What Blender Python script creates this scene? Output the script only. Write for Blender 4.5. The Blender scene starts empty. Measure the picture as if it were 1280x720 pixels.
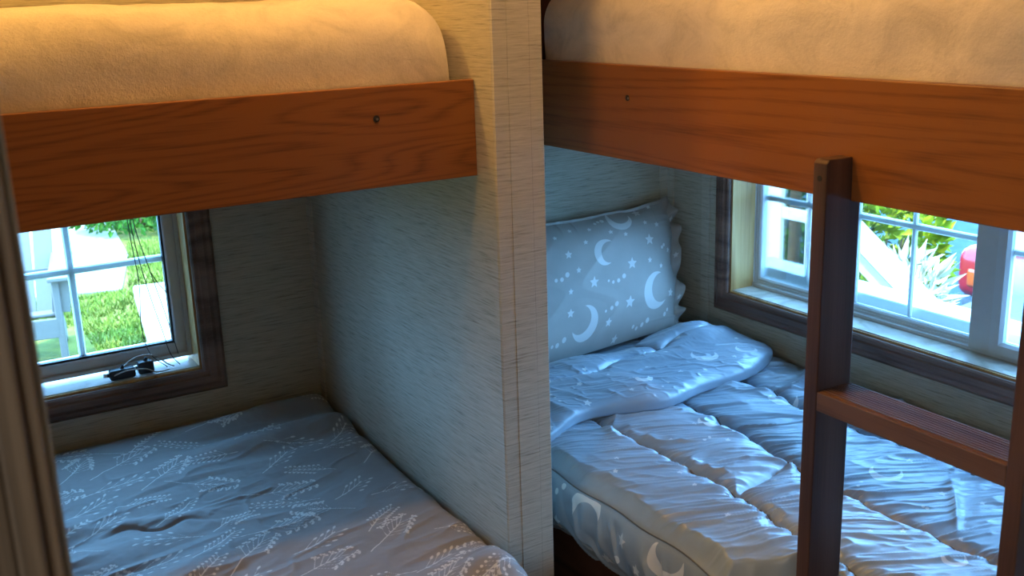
import bpy, bmesh, math, random
import numpy as np
from mathutils import Vector, Matrix

random.seed(7)
RNG = np.random.RandomState(7)
scene = bpy.context.scene
COL = scene.collection

# ------------------------------------------------------------------ camera
YAW, PITCH, ROLL, FPX = 0.534205, 0.267108, 0.0325263, 1326.24
cam_d = bpy.data.cameras.new('camera')
cam = bpy.data.objects.new('camera', cam_d)
COL.objects.link(cam)
fw = Vector((math.sin(YAW) * math.cos(PITCH), math.cos(YAW) * math.cos(PITCH), -math.sin(PITCH)))
rt = Vector((math.cos(YAW), -math.sin(YAW), 0))
dn = fw.cross(rt)
r2 = math.cos(ROLL) * rt + math.sin(ROLL) * dn
d2 = -math.sin(ROLL) * rt + math.cos(ROLL) * dn
m = Matrix((r2, -d2, -fw)).transposed().to_4x4()
m.translation = (0, 0, 1.5)
cam.matrix_world = m
cam_d.sensor_width = 36.0
cam_d.lens = FPX / 1280 * 36.0
cam_d.clip_start = 0.02
cam_d.dof.use_dof = True
cam_d.dof.focus_distance = 2.2
cam_d.dof.aperture_fstop = 11.0
scene.camera = cam

# ------------------------------------------------------------------ world, sun, lamps, exposure
world = bpy.data.worlds.new('world')
scene.world = world
world.use_nodes = True
bg = world.node_tree.nodes['Background']
bg.inputs['Color'].default_value = (0.20, 0.51, 1.0, 1)
bg.inputs['Strength'].default_value = 24.0

sun_d = bpy.data.lights.new('sun', 'SUN')
sun_d.energy = 11.0
sun_d.color = (1.0, 0.95, 0.85)
sun_d.angle = 0.009
sun = bpy.data.objects.new('sun', sun_d)
COL.objects.link(sun)
SUNDIR = Vector((-0.50, 0.06, 0.86)).normalized()
sun.rotation_euler = SUNDIR.to_track_quat('Z', 'Y').to_euler()
sun.location = (0, 0, 6)

lamp_d = bpy.data.lights.new('ceiling_lamp', 'POINT')
lamp_d.energy = 15.0
lamp_d.color = (1.0, 0.55, 0.18)
lamp_d.shadow_soft_size = 0.03
lamp = bpy.data.objects.new('ceiling_lamp', lamp_d)
COL.objects.link(lamp)
lamp.location = (0.735, 1.32, 2.1)

bunk_d = bpy.data.lights.new('bunk_lamp', 'POINT')
bunk_d.energy = 14.0
bunk_d.color = (1.0, 0.56, 0.12)
bunk_d.shadow_soft_size = 0.06
bunk = bpy.data.objects.new('bunk_lamp', bunk_d)
COL.objects.link(bunk)
bunk.location = (0.12, 1.80, 2.12)

day_d = bpy.data.lights.new('room_daylight', 'AREA')
day_d.shape = 'RECTANGLE'
day_d.size, day_d.size_y = 0.7, 0.9
day_d.energy = 9.0
day_d.color = (0.98, 0.96, 0.90)
day = bpy.data.objects.new('room_daylight', day_d)
COL.objects.link(day)
day.location = (-0.85, -0.75, 1.35)
day.rotation_euler = (math.radians(84), 0, math.radians(-40))

for nm, loc, rot, sx, sy in (('daylight_portal_back', (0.22, 2.56, 0.93), (math.radians(-90), 0, 0), 0.74, 0.52),
                             ('daylight_portal_right', (2.13, 1.40, 0.93), (0, math.radians(90), 0), 0.52, 1.52)):
    pd = bpy.data.lights.new(nm, 'AREA')
    pd.shape = 'RECTANGLE'
    pd.size, pd.size_y = sx, sy
    pd.cycles.is_portal = True
    po = bpy.data.objects.new(nm, pd)
    COL.objects.link(po)
    po.location = loc
    po.rotation_euler = rot

scene.view_settings.view_transform = 'Standard'
scene.view_settings.look = 'None'
scene.view_settings.exposure = 0.1
scene.view_settings.gamma = 1.0
scene.view_settings.use_curve_mapping = False
scene.cycles.max_bounces = 10
scene.cycles.diffuse_bounces = 5
scene.cycles.transparent_max_bounces = 16
scene.cycles.use_denoising = True

# ------------------------------------------------------------------ object helpers
def tag(o, label=None, cat=None, group=None, kind=None):
    if label: o['label'] = label
    if cat: o['category'] = cat
    if group: o['group'] = group
    if kind: o['kind'] = kind
    return o

def empty(name, loc, label, cat, group=None, rz=0):
    o = bpy.data.objects.new(name, None)
    COL.objects.link(o)
    o.location = loc
    o.rotation_euler = (0, 0, rz)
    o.empty_display_size = 0.05
    return tag(o, label, cat, group)

def link(name, me, mat, parent=None, smooth=False):
    """One mesh object; geometry is given in world space and re-based on its parent."""
    o = bpy.data.objects.new(name, me)
    COL.objects.link(o)
    if mat is not None and not me.materials:
        me.materials.append(mat)
    if parent is not None:
        o.parent = parent
    if smooth:
        me.polygons.foreach_set('use_smooth', [True] * len(me.polygons))
    return o

def wmat(o):
    m = Matrix.Identity(4)
    chain = []
    while o is not None:
        chain.append(o)
        o = o.parent
    for q in reversed(chain):
        m = m @ (Matrix.Translation(q.location) @ q.rotation_euler.to_matrix().to_4x4())
    return m

def from_bm(name, bm, mat, parent=None, smooth=False, local=False):
    if parent is not None and not local:
        bmesh.ops.transform(bm, matrix=wmat(parent).inverted(), verts=bm.verts)
    bmesh.ops.recalc_face_normals(bm, faces=bm.faces)
    me = bpy.data.meshes.new(name)
    bm.to_mesh(me)
    bm.free()
    return link(name, me, mat, parent, smooth)

def box(bm, lo, hi, bev=0.0, seg=2):
    lo, hi = Vector(lo), Vector(hi)
    r = bmesh.ops.create_cube(bm, size=1.0)
    vs = r['verts']
    for v in vs:
        v.co = Vector([(lo[i] + hi[i]) / 2 + v.co[i] * (hi[i] - lo[i]) for i in range(3)])
    if bev > 0:
        es = list({e for v in vs for e in v.link_edges})
        bmesh.ops.bevel(bm, geom=es, offset=bev, segments=seg, profile=0.5, affect='EDGES')

def cyl(bm, a, b, ra, rb=None, n=12):
    rb = ra if rb is None else rb
    a, b = Vector(a), Vector(b)
    d = b - a
    q = d.to_track_quat('Z', 'Y').to_matrix().to_4x4()
    q.translation = (a + b) / 2
    bmesh.ops.create_cone(bm, cap_ends=True, cap_tris=False, segments=n, radius1=ra, radius2=rb, depth=d.length, matrix=q)

def obox(bm, a, b, w, h, up=(0, 0, 1)):
    """A plank from a to b, w wide sideways, h high."""
    a, b = Vector(a), Vector(b)
    z = (b - a).normalized()
    u = Vector(up)
    x = u.cross(z).normalized()
    y = z.cross(x).normalized()
    vs = []
    for p in (a, b):
        for sx, sy in ((-1, -1), (1, -1), (1, 1), (-1, 1)):
            vs.append(bm.verts.new(p + x * sx * w / 2 + y * sy * h / 2))
    for f in ((0, 1, 2, 3), (7, 6, 5, 4), (0, 4, 5, 1), (1, 5, 6, 2), (2, 6, 7, 3), (3, 7, 4, 0)):
        bm.faces.new([vs[i] for i in f])

def tube(bm, pts, r, n=6):
    pts = [Vector(p) for p in pts]
    rings = []
    for i, p in enumerate(pts):
        t = (pts[min(i + 1, len(pts) - 1)] - pts[max(i - 1, 0)]).normalized()
        s = Vector((0.31, 0.17, 0.93)) if abs(t.z) < 0.9 else Vector((1, 0, 0))
        x = t.cross(s).normalized()
        y = t.cross(x)
        rr = r[i] if isinstance(r, (list, tuple)) else r
        rings.append([bm.verts.new(p + (x * math.cos(6.2832 * k / n) + y * math.sin(6.2832 * k / n)) * rr) for k in range(n)])
    for a, b in zip(rings, rings[1:]):
        for k in range(n):
            bm.faces.new((a[k], a[(k + 1) % n], b[(k + 1) % n], b[k]))
    bm.faces.new(rings[0][::-1])
    bm.faces.new(rings[-1])

def sweep_frame(bm, a0, a1, b0, b1, prof, fn):
    """Mitred rectangular frame. prof: closed list of (outward offset, rise); fn(a, b, c) -> world point."""
    rings = []
    for ca, cb, sa, sb in ((a0, b0, -1, -1), (a1, b0, 1, -1), (a1, b1, 1, 1), (a0, b1, -1, 1)):
        rings.append([bm.verts.new(fn(ca + sa * o, cb + sb * o, c)) for o, c in prof])
    n = len(prof)
    for i in range(4):
        r, s = rings[i], rings[(i + 1) % 4]
        for k in range(n):
            bm.faces.new((r[k], s[k], s[(k + 1) % n], r[(k + 1) % n]))

def grid_mesh(name, P, attrs=None, closed_u=False):
    """Mesh from an (nu, nv, 3) array of world points, with optional point float attributes."""
    nu, nv = P.shape[:2]
    me = bpy.data.meshes.new(name)
    co = P.reshape(-1, 3).astype(np.float32)
    idx = np.arange(nu * nv).reshape(nu, nv)
    if closed_u:
        a = idx; b = np.roll(idx, -1, 0)
        q = np.stack([a[:, :-1], b[:, :-1], b[:, 1:], a[:, 1:]], -1).reshape(-1, 4)
    else:
        q = np.stack([idx[:-1, :-1], idx[1:, :-1], idx[1:, 1:], idx[:-1, 1:]], -1).reshape(-1, 4)
    nf = len(q)
    me.vertices.add(len(co)); me.loops.add(nf * 4); me.polygons.add(nf)
    me.vertices.foreach_set('co', co.ravel())
    me.loops.foreach_set('vertex_index', q.ravel().astype(np.int32))
    me.polygons.foreach_set('loop_start', np.arange(0, nf * 4, 4, dtype=np.int32))
    me.polygons.foreach_set('loop_total', np.full(nf, 4, dtype=np.int32))
    me.polygons.foreach_set('use_smooth', np.ones(nf, dtype=bool))
    for k, v in (attrs or {}).items():
        at = me.attributes.new(k, 'FLOAT', 'POINT')
        at.data.foreach_set('value', v.ravel().astype(np.float32))
    me.update()
    me.validate()
    return me

def tri_mesh(name, V, F):
    me = bpy.data.meshes.new(name)
    me.from_pydata([tuple(v) for v in V], [], [tuple(f) for f in F])
    me.update()
    return me

# ------------------------------------------------------------------ numpy noise
_T = RNG.rand(256, 256)
def vnoise(x, y, seed=0):
    x = np.asarray(x, float) + seed * 17.31; y = np.asarray(y, float) + seed * 9.77
    xi = np.floor(x).astype(int); yi = np.floor(y).astype(int)
    fx = x - xi; fy = y - yi
    fx = fx * fx * fx * (fx * (fx * 6 - 15) + 10); fy = fy * fy * fy * (fy * (fy * 6 - 15) + 10)
    a = _T[xi % 256, yi % 256]; b = _T[(xi + 1) % 256, yi % 256]
    c = _T[xi % 256, (yi + 1) % 256]; d = _T[(xi + 1) % 256, (yi + 1) % 256]
    return (a * (1 - fx) + b * fx) * (1 - fy) + (c * (1 - fx) + d * fx) * fy - 0.5

def fbm(x, y, oct=3, seed=0):
    s = 0; amp = 1.0
    for k in range(oct):
        s = s + amp * vnoise(x * 2 ** k, y * 2 ** k, seed + k)
        amp *= 0.5
    return s

def ridge(x, y, seed=0):
    n = vnoise(x, y, seed)
    return 1 - np.minimum(1, np.abs(n) * 5)

def sstep(a, b, x):
    t = np.clip((x - a) / (b - a), 0, 1)
    return t * t * (3 - 2 * t)

# ------------------------------------------------------------------ printed motifs as signed distances
def sd_star(px, py, r):
    k1x, k1y = 0.809016994375, -0.587785252292
    px = np.abs(px)
    d = 2 * np.maximum(k1x * px + k1y * py, 0); px, py = px - d * k1x, py - d * k1y
    d = 2 * np.maximum(-k1x * px + k1y * py, 0); px, py = px + d * k1x, py - d * k1y
    px = np.abs(px); py = py - r
    rf = 0.45
    bx, by = rf * 0.587785252292, rf * 0.809016994375 - 1
    h = np.clip((px * bx + py * by) / (bx * bx + by * by), 0, r)
    return np.hypot(px - bx * h, py - by * h) * np.sign(py * bx - px * by)

def motif_sdf(A, B, motifs, scale=1.0):
    D = np.full(A.shape, 0.02)
    for k, a, b, r, ang in motifs:
        r = r * scale
        msk = (np.abs(A - a) < r * 1.4 + 0.004) & (np.abs(B - b) < r * 1.4 + 0.004)
        if not msk.any():
            continue
        x = A[msk] - a; y = B[msk] - b
        c, s = math.cos(ang), math.sin(ang)
        lx, ly = x * c + y * s, -x * s + y * c       # lx points along the motif's own up/opening
        if k == 'm':
            d = np.maximum(np.hypot(lx, ly) - r, -(np.hypot(lx - 0.42 * r, ly) - 0.80 * r))
        elif k == 's':
            d = sd_star(ly, lx, r)
        else:
            d = np.hypot(lx, ly) - r
        D[msk] = np.minimum(D[msk], d)
    return D

# ------------------------------------------------------------------ materials
def mat_new(name):
    mt = bpy.data.materials.new(name)
    mt.use_nodes = True
    nt = mt.node_tree
    return mt, nt, nt.nodes['Principled BSDF']

def N(nt, typ, **kw):
    n = nt.nodes.new(typ)
    for k, v in kw.items():
        if k in n.inputs: n.inputs[k].default_value = v
        else: setattr(n, k, v)
    return n

def ramp(nt, stops, fac):
    r = nt.nodes.new('ShaderNodeValToRGB')
    e = r.color_ramp.elements
    while len(e) < len(stops): e.new(0.5)
    for el, (p, c) in zip(e, stops):
        el.position = p
        el.color = (*c, 1)
    nt.links.new(fac, r.inputs['Fac'])
    return r

def coords(nt, scale, rot=(0, 0, 0)):
    tc = nt.nodes.new('ShaderNodeNewGeometry')
    mp = nt.nodes.new('ShaderNodeMapping')
    mp.inputs['Scale'].default_value = scale
    mp.inputs['Rotation'].default_value = rot
    nt.links.new(tc.outputs['Position'], mp.inputs['Vector'])
    return mp.outputs['Vector']

def bump(nt, bsdf, h, strength, dist):
    b = N(nt, 'ShaderNodeBump', Strength=strength, Distance=dist)
    nt.links.new(h, b.inputs['Height'])
    nt.links.new(b.outputs['Normal'], bsdf.inputs['Normal'])
    return b

def plain(name, col, rough=0.5, metal=0.0, spec=0.5, var=0.06, nscale=30.0):
    mt, nt, p = mat_new(name)
    n = N(nt, 'ShaderNodeTexNoise', Scale=nscale, Detail=3.0)
    nt.links.new(coords(nt, (1, 1, 1)), n.inputs['Vector'])
    lo = tuple(max(0, c * (1 - var)) for c in col); hi = tuple(min(1, c * (1 + var)) for c in col)
    r = ramp(nt, [(0.3, lo), (0.7, hi)], n.outputs['Fac'])
    nt.links.new(r.outputs['Color'], p.inputs['Base Color'])
    p.inputs['Roughness'].default_value = rough
    p.inputs['Metallic'].default_value = metal
    p.inputs['Specular IOR Level'].default_value = spec
    return mt

def wallpaper(name, c_lo, c_mid, c_hi):
    """Woven grasscloth paper: long fine horizontal threads with slubs."""
    mt, nt, p = mat_new(name)
    v = coords(nt, (14, 14, 300))
    n1 = N(nt, 'ShaderNodeTexNoise', Scale=1.0, Detail=4.0, Roughness=0.6, Distortion=0.3)
    nt.links.new(v, n1.inputs['Vector'])
    n2 = N(nt, 'ShaderNodeTexNoise', Scale=1.0, Detail=2.0)
    nt.links.new(coords(nt, (40, 40, 700)), n2.inputs['Vector'])
    n3 = N(nt, 'ShaderNodeTexNoise', Scale=5.0, Detail=2.0)
    nt.links.new(coords(nt, (1, 1, 1)), n3.inputs['Vector'])
    mx = N(nt, 'ShaderNodeMath', operation='MULTIPLY_ADD')
    nt.links.new(n2.outputs['Fac'], mx.inputs[0]); mx.inputs[1].default_value = 0.35
    nt.links.new(n1.outputs['Fac'], mx.inputs[2])
    m2 = N(nt, 'ShaderNodeMath', operation='MULTIPLY_ADD')
    nt.links.new(n3.outputs['Fac'], m2.inputs[0]); m2.inputs[1].default_value = 0.12
    nt.links.new(mx.outputs[0], m2.inputs[2])
    r = ramp(nt, [(0.48, c_lo), (0.66, c_mid), (0.88, c_hi)], m2.outputs[0])
    nt.links.new(r.outputs['Color'], p.inputs['Base Color'])
    p.inputs['Roughness'].default_value = 0.75
    p.inputs['Specular IOR Level'].default_value = 0.25
    bump(nt, p, mx.outputs[0], 0.5, 0.0012)
    return mt

def wood(name, dark, mid, light, axis='X', rough=0.38, ring=7.0, pore=0.55, fig=6.5, stretch=0.10):
    """Oak-like veneer: cathedral figure stretched along one axis, plus short dark pores."""
    mt, nt, p = mat_new(name)
    i = 'XYZ'.index(axis)
    sc = [1.0, 1.0, 1.0]; sc[i] = stretch
    n0 = N(nt, 'ShaderNodeTexNoise', Scale=fig, Detail=2.0, Roughness=0.45, Distortion=0.3)
    nt.links.new(coords(nt, sc), n0.inputs['Vector'])
    mul = N(nt, 'ShaderNodeMath', operation='MULTIPLY'); mul.inputs[1].default_value = ring
    nt.links.new(n0.outputs['Fac'], mul.inputs[0])
    fr = N(nt, 'ShaderNodeMath', operation='PINGPONG'); fr.inputs[1].default_value = 0.5
    nt.links.new(mul.outputs[0], fr.inputs[0])
    sp = [420.0, 420.0, 420.0]; sp[i] = 9.0
    n1 = N(nt, 'ShaderNodeTexNoise', Scale=1.0, Detail=3.0, Roughness=0.65)
    nt.links.new(coords(nt, sp), n1.inputs['Vector'])
    sb = [90.0, 90.0, 90.0]; sb[i] = 2.5
    n2 = N(nt, 'ShaderNodeTexNoise', Scale=1.0, Detail=2.0)
    nt.links.new(coords(nt, sb), n2.inputs['Vector'])
    a = N(nt, 'ShaderNodeMath', operation='MULTIPLY_ADD')
    nt.links.new(n1.outputs['Fac'], a.inputs[0]); a.inputs[1].default_value = pore
    nt.links.new(fr.outputs[0], a.inputs[2])
    b = N(nt, 'ShaderNodeMath', operation='MULTIPLY_ADD')
    nt.links.new(n2.outputs['Fac'], b.inputs[0]); b.inputs[1].default_value = 0.35
    nt.links.new(a.outputs[0], b.inputs[2])
    r = ramp(nt, [(0.38, dark), (0.66, mid), (0.95, light)], b.outputs[0])
    nt.links.new(r.outputs['Color'], p.inputs['Base Color'])
    p.inputs['Roughness'].default_value = rough
    p.inputs['Specular IOR Level'].default_value = 0.4
    bump(nt, p, n1.outputs['Fac'], 0.15, 0.0006)
    return mt

def printed(name, base, ink, attr, rough=0.6, spec=0.4, sheen=0.0, edge=0.0007, weave=900.0, inkmix=1.0, bstr=0.2):
    """Cloth with a print whose signed distance is stored on the mesh."""
    mt, nt, p = mat_new(name)
    at = N(nt, 'ShaderNodeAttribute', attribute_name=attr)
    mr = N(nt, 'ShaderNodeMapRange')
    mr.interpolation_type = 'SMOOTHSTEP'
    mr.inputs['From Min'].default_value = -edge; mr.inputs['From Max'].default_value = edge
    mr.inputs['To Min'].default_value = inkmix; mr.inputs['To Max'].default_value = 0.0
    nt.links.new(at.outputs['Fac'], mr.inputs['Value'])
    n = N(nt, 'ShaderNodeTexNoise', Scale=14.0, Detail=3.0)
    nt.links.new(coords(nt, (1, 1, 1)), n.inputs['Vector'])
    r = ramp(nt, [(0.3, tuple(c * 0.94 for c in base)), (0.7, tuple(c * 1.05 for c in base))], n.outputs['Fac'])
    mix = N(nt, 'ShaderNodeMix', data_type='RGBA')
    nt.links.new(mr.outputs['Result'], mix.inputs['Factor'])
    nt.links.new(r.outputs['Color'], mix.inputs['A'])
    mix.inputs['B'].default_value = (*ink, 1)
    nt.links.new(mix.outputs['Result'], p.inputs['Base Color'])
    p.inputs['Roughness'].default_value = rough
    p.inputs['Specular IOR Level'].default_value = spec
    p.inputs['Sheen Weight'].default_value = sheen
    w = N(nt, 'ShaderNodeTexNoise', Scale=weave, Detail=1.0)
    nt.links.new(coords(nt, (1, 1, 1)), w.inputs['Vector'])
    bump(nt, p, w.outputs['Fac'], bstr, 0.0004)
    return mt

def fleece(name, col):
    mt, nt, p = mat_new(name)
    n = N(nt, 'ShaderNodeTexNoise', Scale=9.0, Detail=6.0, Roughness=0.7, Distortion=0.8)
    nt.links.new(coords(nt, (1, 1, 1.6)), n.inputs['Vector'])
    r = ramp(nt, [(0.32, tuple(c * 0.80 for c in col)), (0.5, col), (0.72, tuple(min(1, c * 1.15) for c in col))], n.outputs['Fac'])
    nt.links.new(r.outputs['Color'], p.inputs['Base Color'])
    p.inputs['Roughness'].default_value = 0.9
    p.inputs['Specular IOR Level'].default_value = 0.1
    p.inputs['Sheen Weight'].default_value = 0.4
    p.inputs['Sheen Roughness'].default_value = 0.5
    f = N(nt, 'ShaderNodeTexNoise', Scale=160.0, Detail=4.0, Roughness=0.75)
    nt.links.new(coords(nt, (1, 1, 1)), f.inputs['Vector'])
    bump(nt, p, f.outputs['Fac'], 0.45, 0.004)
    return mt

def glass(name, tint=(0.94, 0.98, 0.97), haze=0.0, hazecol=(0.8, 0.85, 0.9)):
    mt, nt, p = mat_new(name)
    nt.nodes.remove(p)
    out = nt.nodes['Material Output']
    tr = N(nt, 'ShaderNodeBsdfTransparent'); tr.inputs['Color'].default_value = (*tint, 1)
    gl = N(nt, 'ShaderNodeBsdfGlossy'); gl.inputs['Roughness'].default_value = 0.02
    fr = N(nt, 'ShaderNodeFresnel', IOR=1.45)
    ml = N(nt, 'ShaderNodeMath', operation='MULTIPLY'); ml.inputs[1].default_value = 0.8
    nt.links.new(fr.outputs[0], ml.inputs[0])
    mx = N(nt, 'ShaderNodeMixShader')
    nt.links.new(ml.outputs[0], mx.inputs['Fac'])
    nt.links.new(tr.outputs[0], mx.inputs[1]); nt.links.new(gl.outputs[0], mx.inputs[2])
    last = mx.outputs[0]
    if haze > 0:
        df = N(nt, 'ShaderNodeBsdfTranslucent'); df.inputs['Color'].default_value = (*hazecol, 1)
        m2 = N(nt, 'ShaderNodeMixShader'); m2.inputs['Fac'].default_value = haze
        nt.links.new(last, m2.inputs[1]); nt.links.new(df.outputs[0], m2.inputs[2])
        last = m2.outputs[0]
    nt.links.new(last, out.inputs['Surface'])
    return mt

def ground_mat(name, cols, scale, rough=0.9, bumpd=0.01):
    mt, nt, p = mat_new(name)
    n = N(nt, 'ShaderNodeTexNoise', Scale=scale, Detail=8.0, Roughness=0.7)
    nt.links.new(coords(nt, (1, 1, 1)), n.inputs['Vector'])
    k = len(cols)
    r = ramp(nt, [(0.3 + 0.4 * i / (k - 1), c) for i, c in enumerate(cols)], n.outputs['Fac'])
    nt.links.new(r.outputs['Color'], p.inputs['Base Color'])
    p.inputs['Roughness'].default_value = rough
    f = N(nt, 'ShaderNodeTexNoise', Scale=scale * 14, Detail=3.0)
    nt.links.new(coords(nt, (1, 1, 1)), f.inputs['Vector'])
    p.inputs['Specular IOR Level'].default_value = 0.08
    bump(nt, p, f.outputs['Fac'], 0.7, bumpd)
    return mt

M = {}
M['paper'] = wallpaper('grasscloth wallpaper', (0.255, 0.23, 0.175), (0.455, 0.41, 0.315), (0.55, 0.50, 0.395))
M['strip'] = wallpaper('grasscloth trim strip', (0.28, 0.255, 0.20), (0.50, 0.455, 0.36), (0.60, 0.55, 0.45))
OAK = ((0.105, 0.033, 0.009), (0.200, 0.065, 0.0150), (0.265, 0.092, 0.022))
M['oakX'] = wood('oak veneer along x', *OAK, 'X', pore=0.95, ring=32, fig=5.5, stretch=0.15)
M['oakY'] = wood('oak veneer along y', *OAK, 'Y', pore=1.0, ring=26, fig=6.0, stretch=0.07)
M['railZ'] = wood('stained ladder wood upright', (0.045, 0.020, 0.013), (0.080, 0.037, 0.024), (0.11, 0.055, 0.037), 'Z', rough=0.42, ring=5)
M['railY'] = wood('stained ladder wood tread', (0.045, 0.020, 0.012), (0.095, 0.044, 0.026), (0.14, 0.070, 0.042), 'Y', rough=0.5, ring=9, pore=0.9)
M['casingX'] = wood('cool-lit oak casing along x', (0.09, 0.05, 0.034), (0.17, 0.10, 0.07), (0.24, 0.145, 0.105), 'X', rough=0.45)  # same oak as the boards, cool-light darkening put into the colour
M['casingY'] = wood('cool-lit oak casing along y', (0.10, 0.056, 0.042), (0.19, 0.11, 0.082), (0.27, 0.165, 0.125), 'Y', rough=0.42)
M['jamb'] = wood('light oak jamb', (0.36, 0.18, 0.055), (0.54, 0.30, 0.10), (0.64, 0.39, 0.15), 'Z', rough=0.5)
M['sill'] = wood('worn sill with sheen in colour', (0.40, 0.33, 0.25), (0.56, 0.49, 0.40), (0.64, 0.58, 0.50), 'Z', rough=0.3)  # worn board; the extra paleness stands for white window sheen
M['post'] = wood('weathered brown casing', (0.10, 0.07, 0.045), (0.19, 0.135, 0.09), (0.26, 0.19, 0.13), 'Z', rough=0.6)
M['postlight'] = plain('grey painted edge', (0.34, 0.33, 0.28), 0.6)
M['darkwood'] = wood('dark red bunk wood', (0.05, 0.014, 0.008), (0.095, 0.030, 0.016), (0.13, 0.045, 0.024), 'Z', rough=0.45)
M['basewood'] = wood('dark bed base wood', (0.05, 0.018, 0.010), (0.10, 0.036, 0.018), (0.15, 0.056, 0.03), 'Y', rough=0.4)
M['fleece'] = fleece('beige fleece', (0.66, 0.565, 0.46))
M['vinyl'] = plain('white vinyl', (0.62, 0.63, 0.62), 0.4, var=0.02)
M['vinylgrey'] = plain('grey vinyl', (0.62, 0.60, 0.57), 0.4, var=0.03)
M['gasket'] = plain('dark gasket', (0.03, 0.03, 0.035), 0.6)
M['screw'] = plain('dark screw hole', (0.02, 0.016, 0.013), 0.6)
M['metal'] = plain('screw metal', (0.35, 0.33, 0.30), 0.35, metal=0.9)
M['glass'] = glass('window glass')
M['hazyglass'] = glass('hazy window glass', haze=0.15)
M['floor'] = wood('floor planks', (0.10, 0.065, 0.04), (0.19, 0.13, 0.085), (0.25, 0.18, 0.12), 'Y')
M['ceil'] = plain('ceiling paint', (0.55, 0.52, 0.46), 0.8)
M['mattress'] = plain('white mattress ticking', (0.6, 0.6, 0.58), 0.85)
M['deck'] = plain('plywood deck', (0.40, 0.28, 0.17), 0.7)
M['cord'] = plain('grey cord', (0.10, 0.10, 0.10), 0.7)
M['cordwhite'] = plain('pale cord', (0.55, 0.53, 0.5), 0.7)
M['black'] = plain('black plastic', (0.014, 0.014, 0.015), 0.35)
M['star'] = printed('moon and star satin', (0.31, 0.385, 0.47), (0.76, 0.80, 0.83), 'print', rough=0.33, spec=0.7, sheen=0.1, inkmix=1.0, bstr=0.08)
M['starpillow'] = printed('moon and star pillowcase', (0.43, 0.40, 0.365), (0.72, 0.71, 0.69), 'print', rough=0.6, spec=0.3, inkmix=0.95)
M['thread'] = plain('grey seam thread', (0.16, 0.17, 0.185), 0.7)
M['floral'] = printed('sprig cotton', (0.30, 0.285, 0.275), (0.78, 0.75, 0.70), 'print', rough=0.75, spec=0.25, sheen=0.1, edge=0.0006, inkmix=0.80)

# ------------------------------------------------------------------ dimensions of the room (metres)
XL, XR, YP, YB, XW = 0.8625, 0.957, 1.5, 2.409, 1.966    # partition left/right face, its end, back wall, right wall
ZC = 2.2

def struct(name, bm, mat, parent=None, smooth=False):
    o = from_bm(name, bm, mat, parent, smooth)
    if parent is None: o['kind'] = 'structure'
    return o

bm = bmesh.new(); box(bm, (-1.2, -1.4, -0.08), (2.07, 2.51, 0)); struct('floor', bm, M['floor'])
bm = bmesh.new(); box(bm, (-1.2, -1.4, ZC), (2.07, 2.51, ZC + 0.1)); struct('ceiling', bm, M['ceil'])

def wall_hole(bm, a0, a1, z1, ha0, ha1, hz0, hz1, fn):
    for p, q, r, s in ((a0, ha0, 0, z1), (ha1, a1, 0, z1), (ha0, ha1, 0, hz0), (ha0, ha1, hz1, z1)):
        A, B = fn(p, r, 0), fn(q, s, 1)
        box(bm, [min(A[i], B[i]) for i in range(3)], [max(A[i], B[i]) for i in range(3)])

LW = dict(a0=-0.135, a1=0.571, b0=0.681, b1=1.145)       # rough opening of the back window
RW = dict(a0=0.665, a1=2.135, b0=0.690, b1=1.145)        # of the right window
bm = bmesh.new()
wall_hole(bm, -1.2, 2.07, ZC, LW['a0'], LW['a1'], LW['b0'], LW['b1'], lambda a, z, k: (a, YB + 0.12 * k, z))
struct('wall_back', bm, M['paper'])
bm = bmesh.new()
wall_hole(bm, -1.4, YB, ZC, RW['a0'], RW['a1'], RW['b0'], RW['b1'], lambda a, z, k: (XW + 0.12 * k, a, z))
struct('wall_right', bm, M['paper'])
bm = bmesh.new(); box(bm, (-1.3, -1.4, 0), (-1.2, 2.51, ZC)); struct('wall_left', bm, M['paper'])
bm = bmesh.new(); box(bm, (-1.2, -1.5, 0), (2.07, -1.4, ZC)); struct('wall_front', bm, M['paper'])
bm = bmesh.new(); box(bm, (XL, YP, 0), (XR, YB, ZC), 0.0015, 1); struct('wall_partition', bm, M['paper'])
bm = bmesh.new(); box(bm, (-1.2, 0.50, 0), (0.0, 0.60, ZC)); struct('wall_near_left', bm, M['paper'])
bm = bmesh.new(); box(bm, (1.10, 0.30, 0), (XW, 0.40, ZC)); struct('wall_near_right', bm, M['paper'])

# end trim of the partition: two papered strips with thin seams between them
bm = bmesh.new(); box(bm, (XL + 0.001, YP - 0.0035, 0), (0.8900, YP, ZC), 0.0006, 1); struct('trim_1', bm, M['strip'])
bm = bmesh.new(); box(bm, (0.8900, YP - 0.0045, 0), (0.9312, YP, ZC), 0.0006, 1); struct('trim_2', bm, M['strip'])
bm = bmesh.new(); box(bm, (0.9312, YP - 0.0035, 0), (XR, YP, ZC), 0.001, 1); struct('trim_3', bm, M['strip'])
# corner strips
bm = bmesh.new(); box(bm, (XL - 0.004, YB - 0.028, 0.4), (XL, YB, 1.20)); struct('trim_4', bm, M['strip'])
bm = bmesh.new(); box(bm, (XW - 0.030, YB - 0.004, 0.4), (XW, YB, 1.20)); box(bm, (XW - 0.004, YB - 0.03, 0.4), (XW, YB - 0.004, 1.20)); struct('trim_5', bm, M['strip'])
bm = bmesh.new(); box(bm, (XW - 0.0025, 2.222, 0.4), (XW, 2.255, 1.20)); struct('trim_6', bm, M['strip'])
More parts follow.
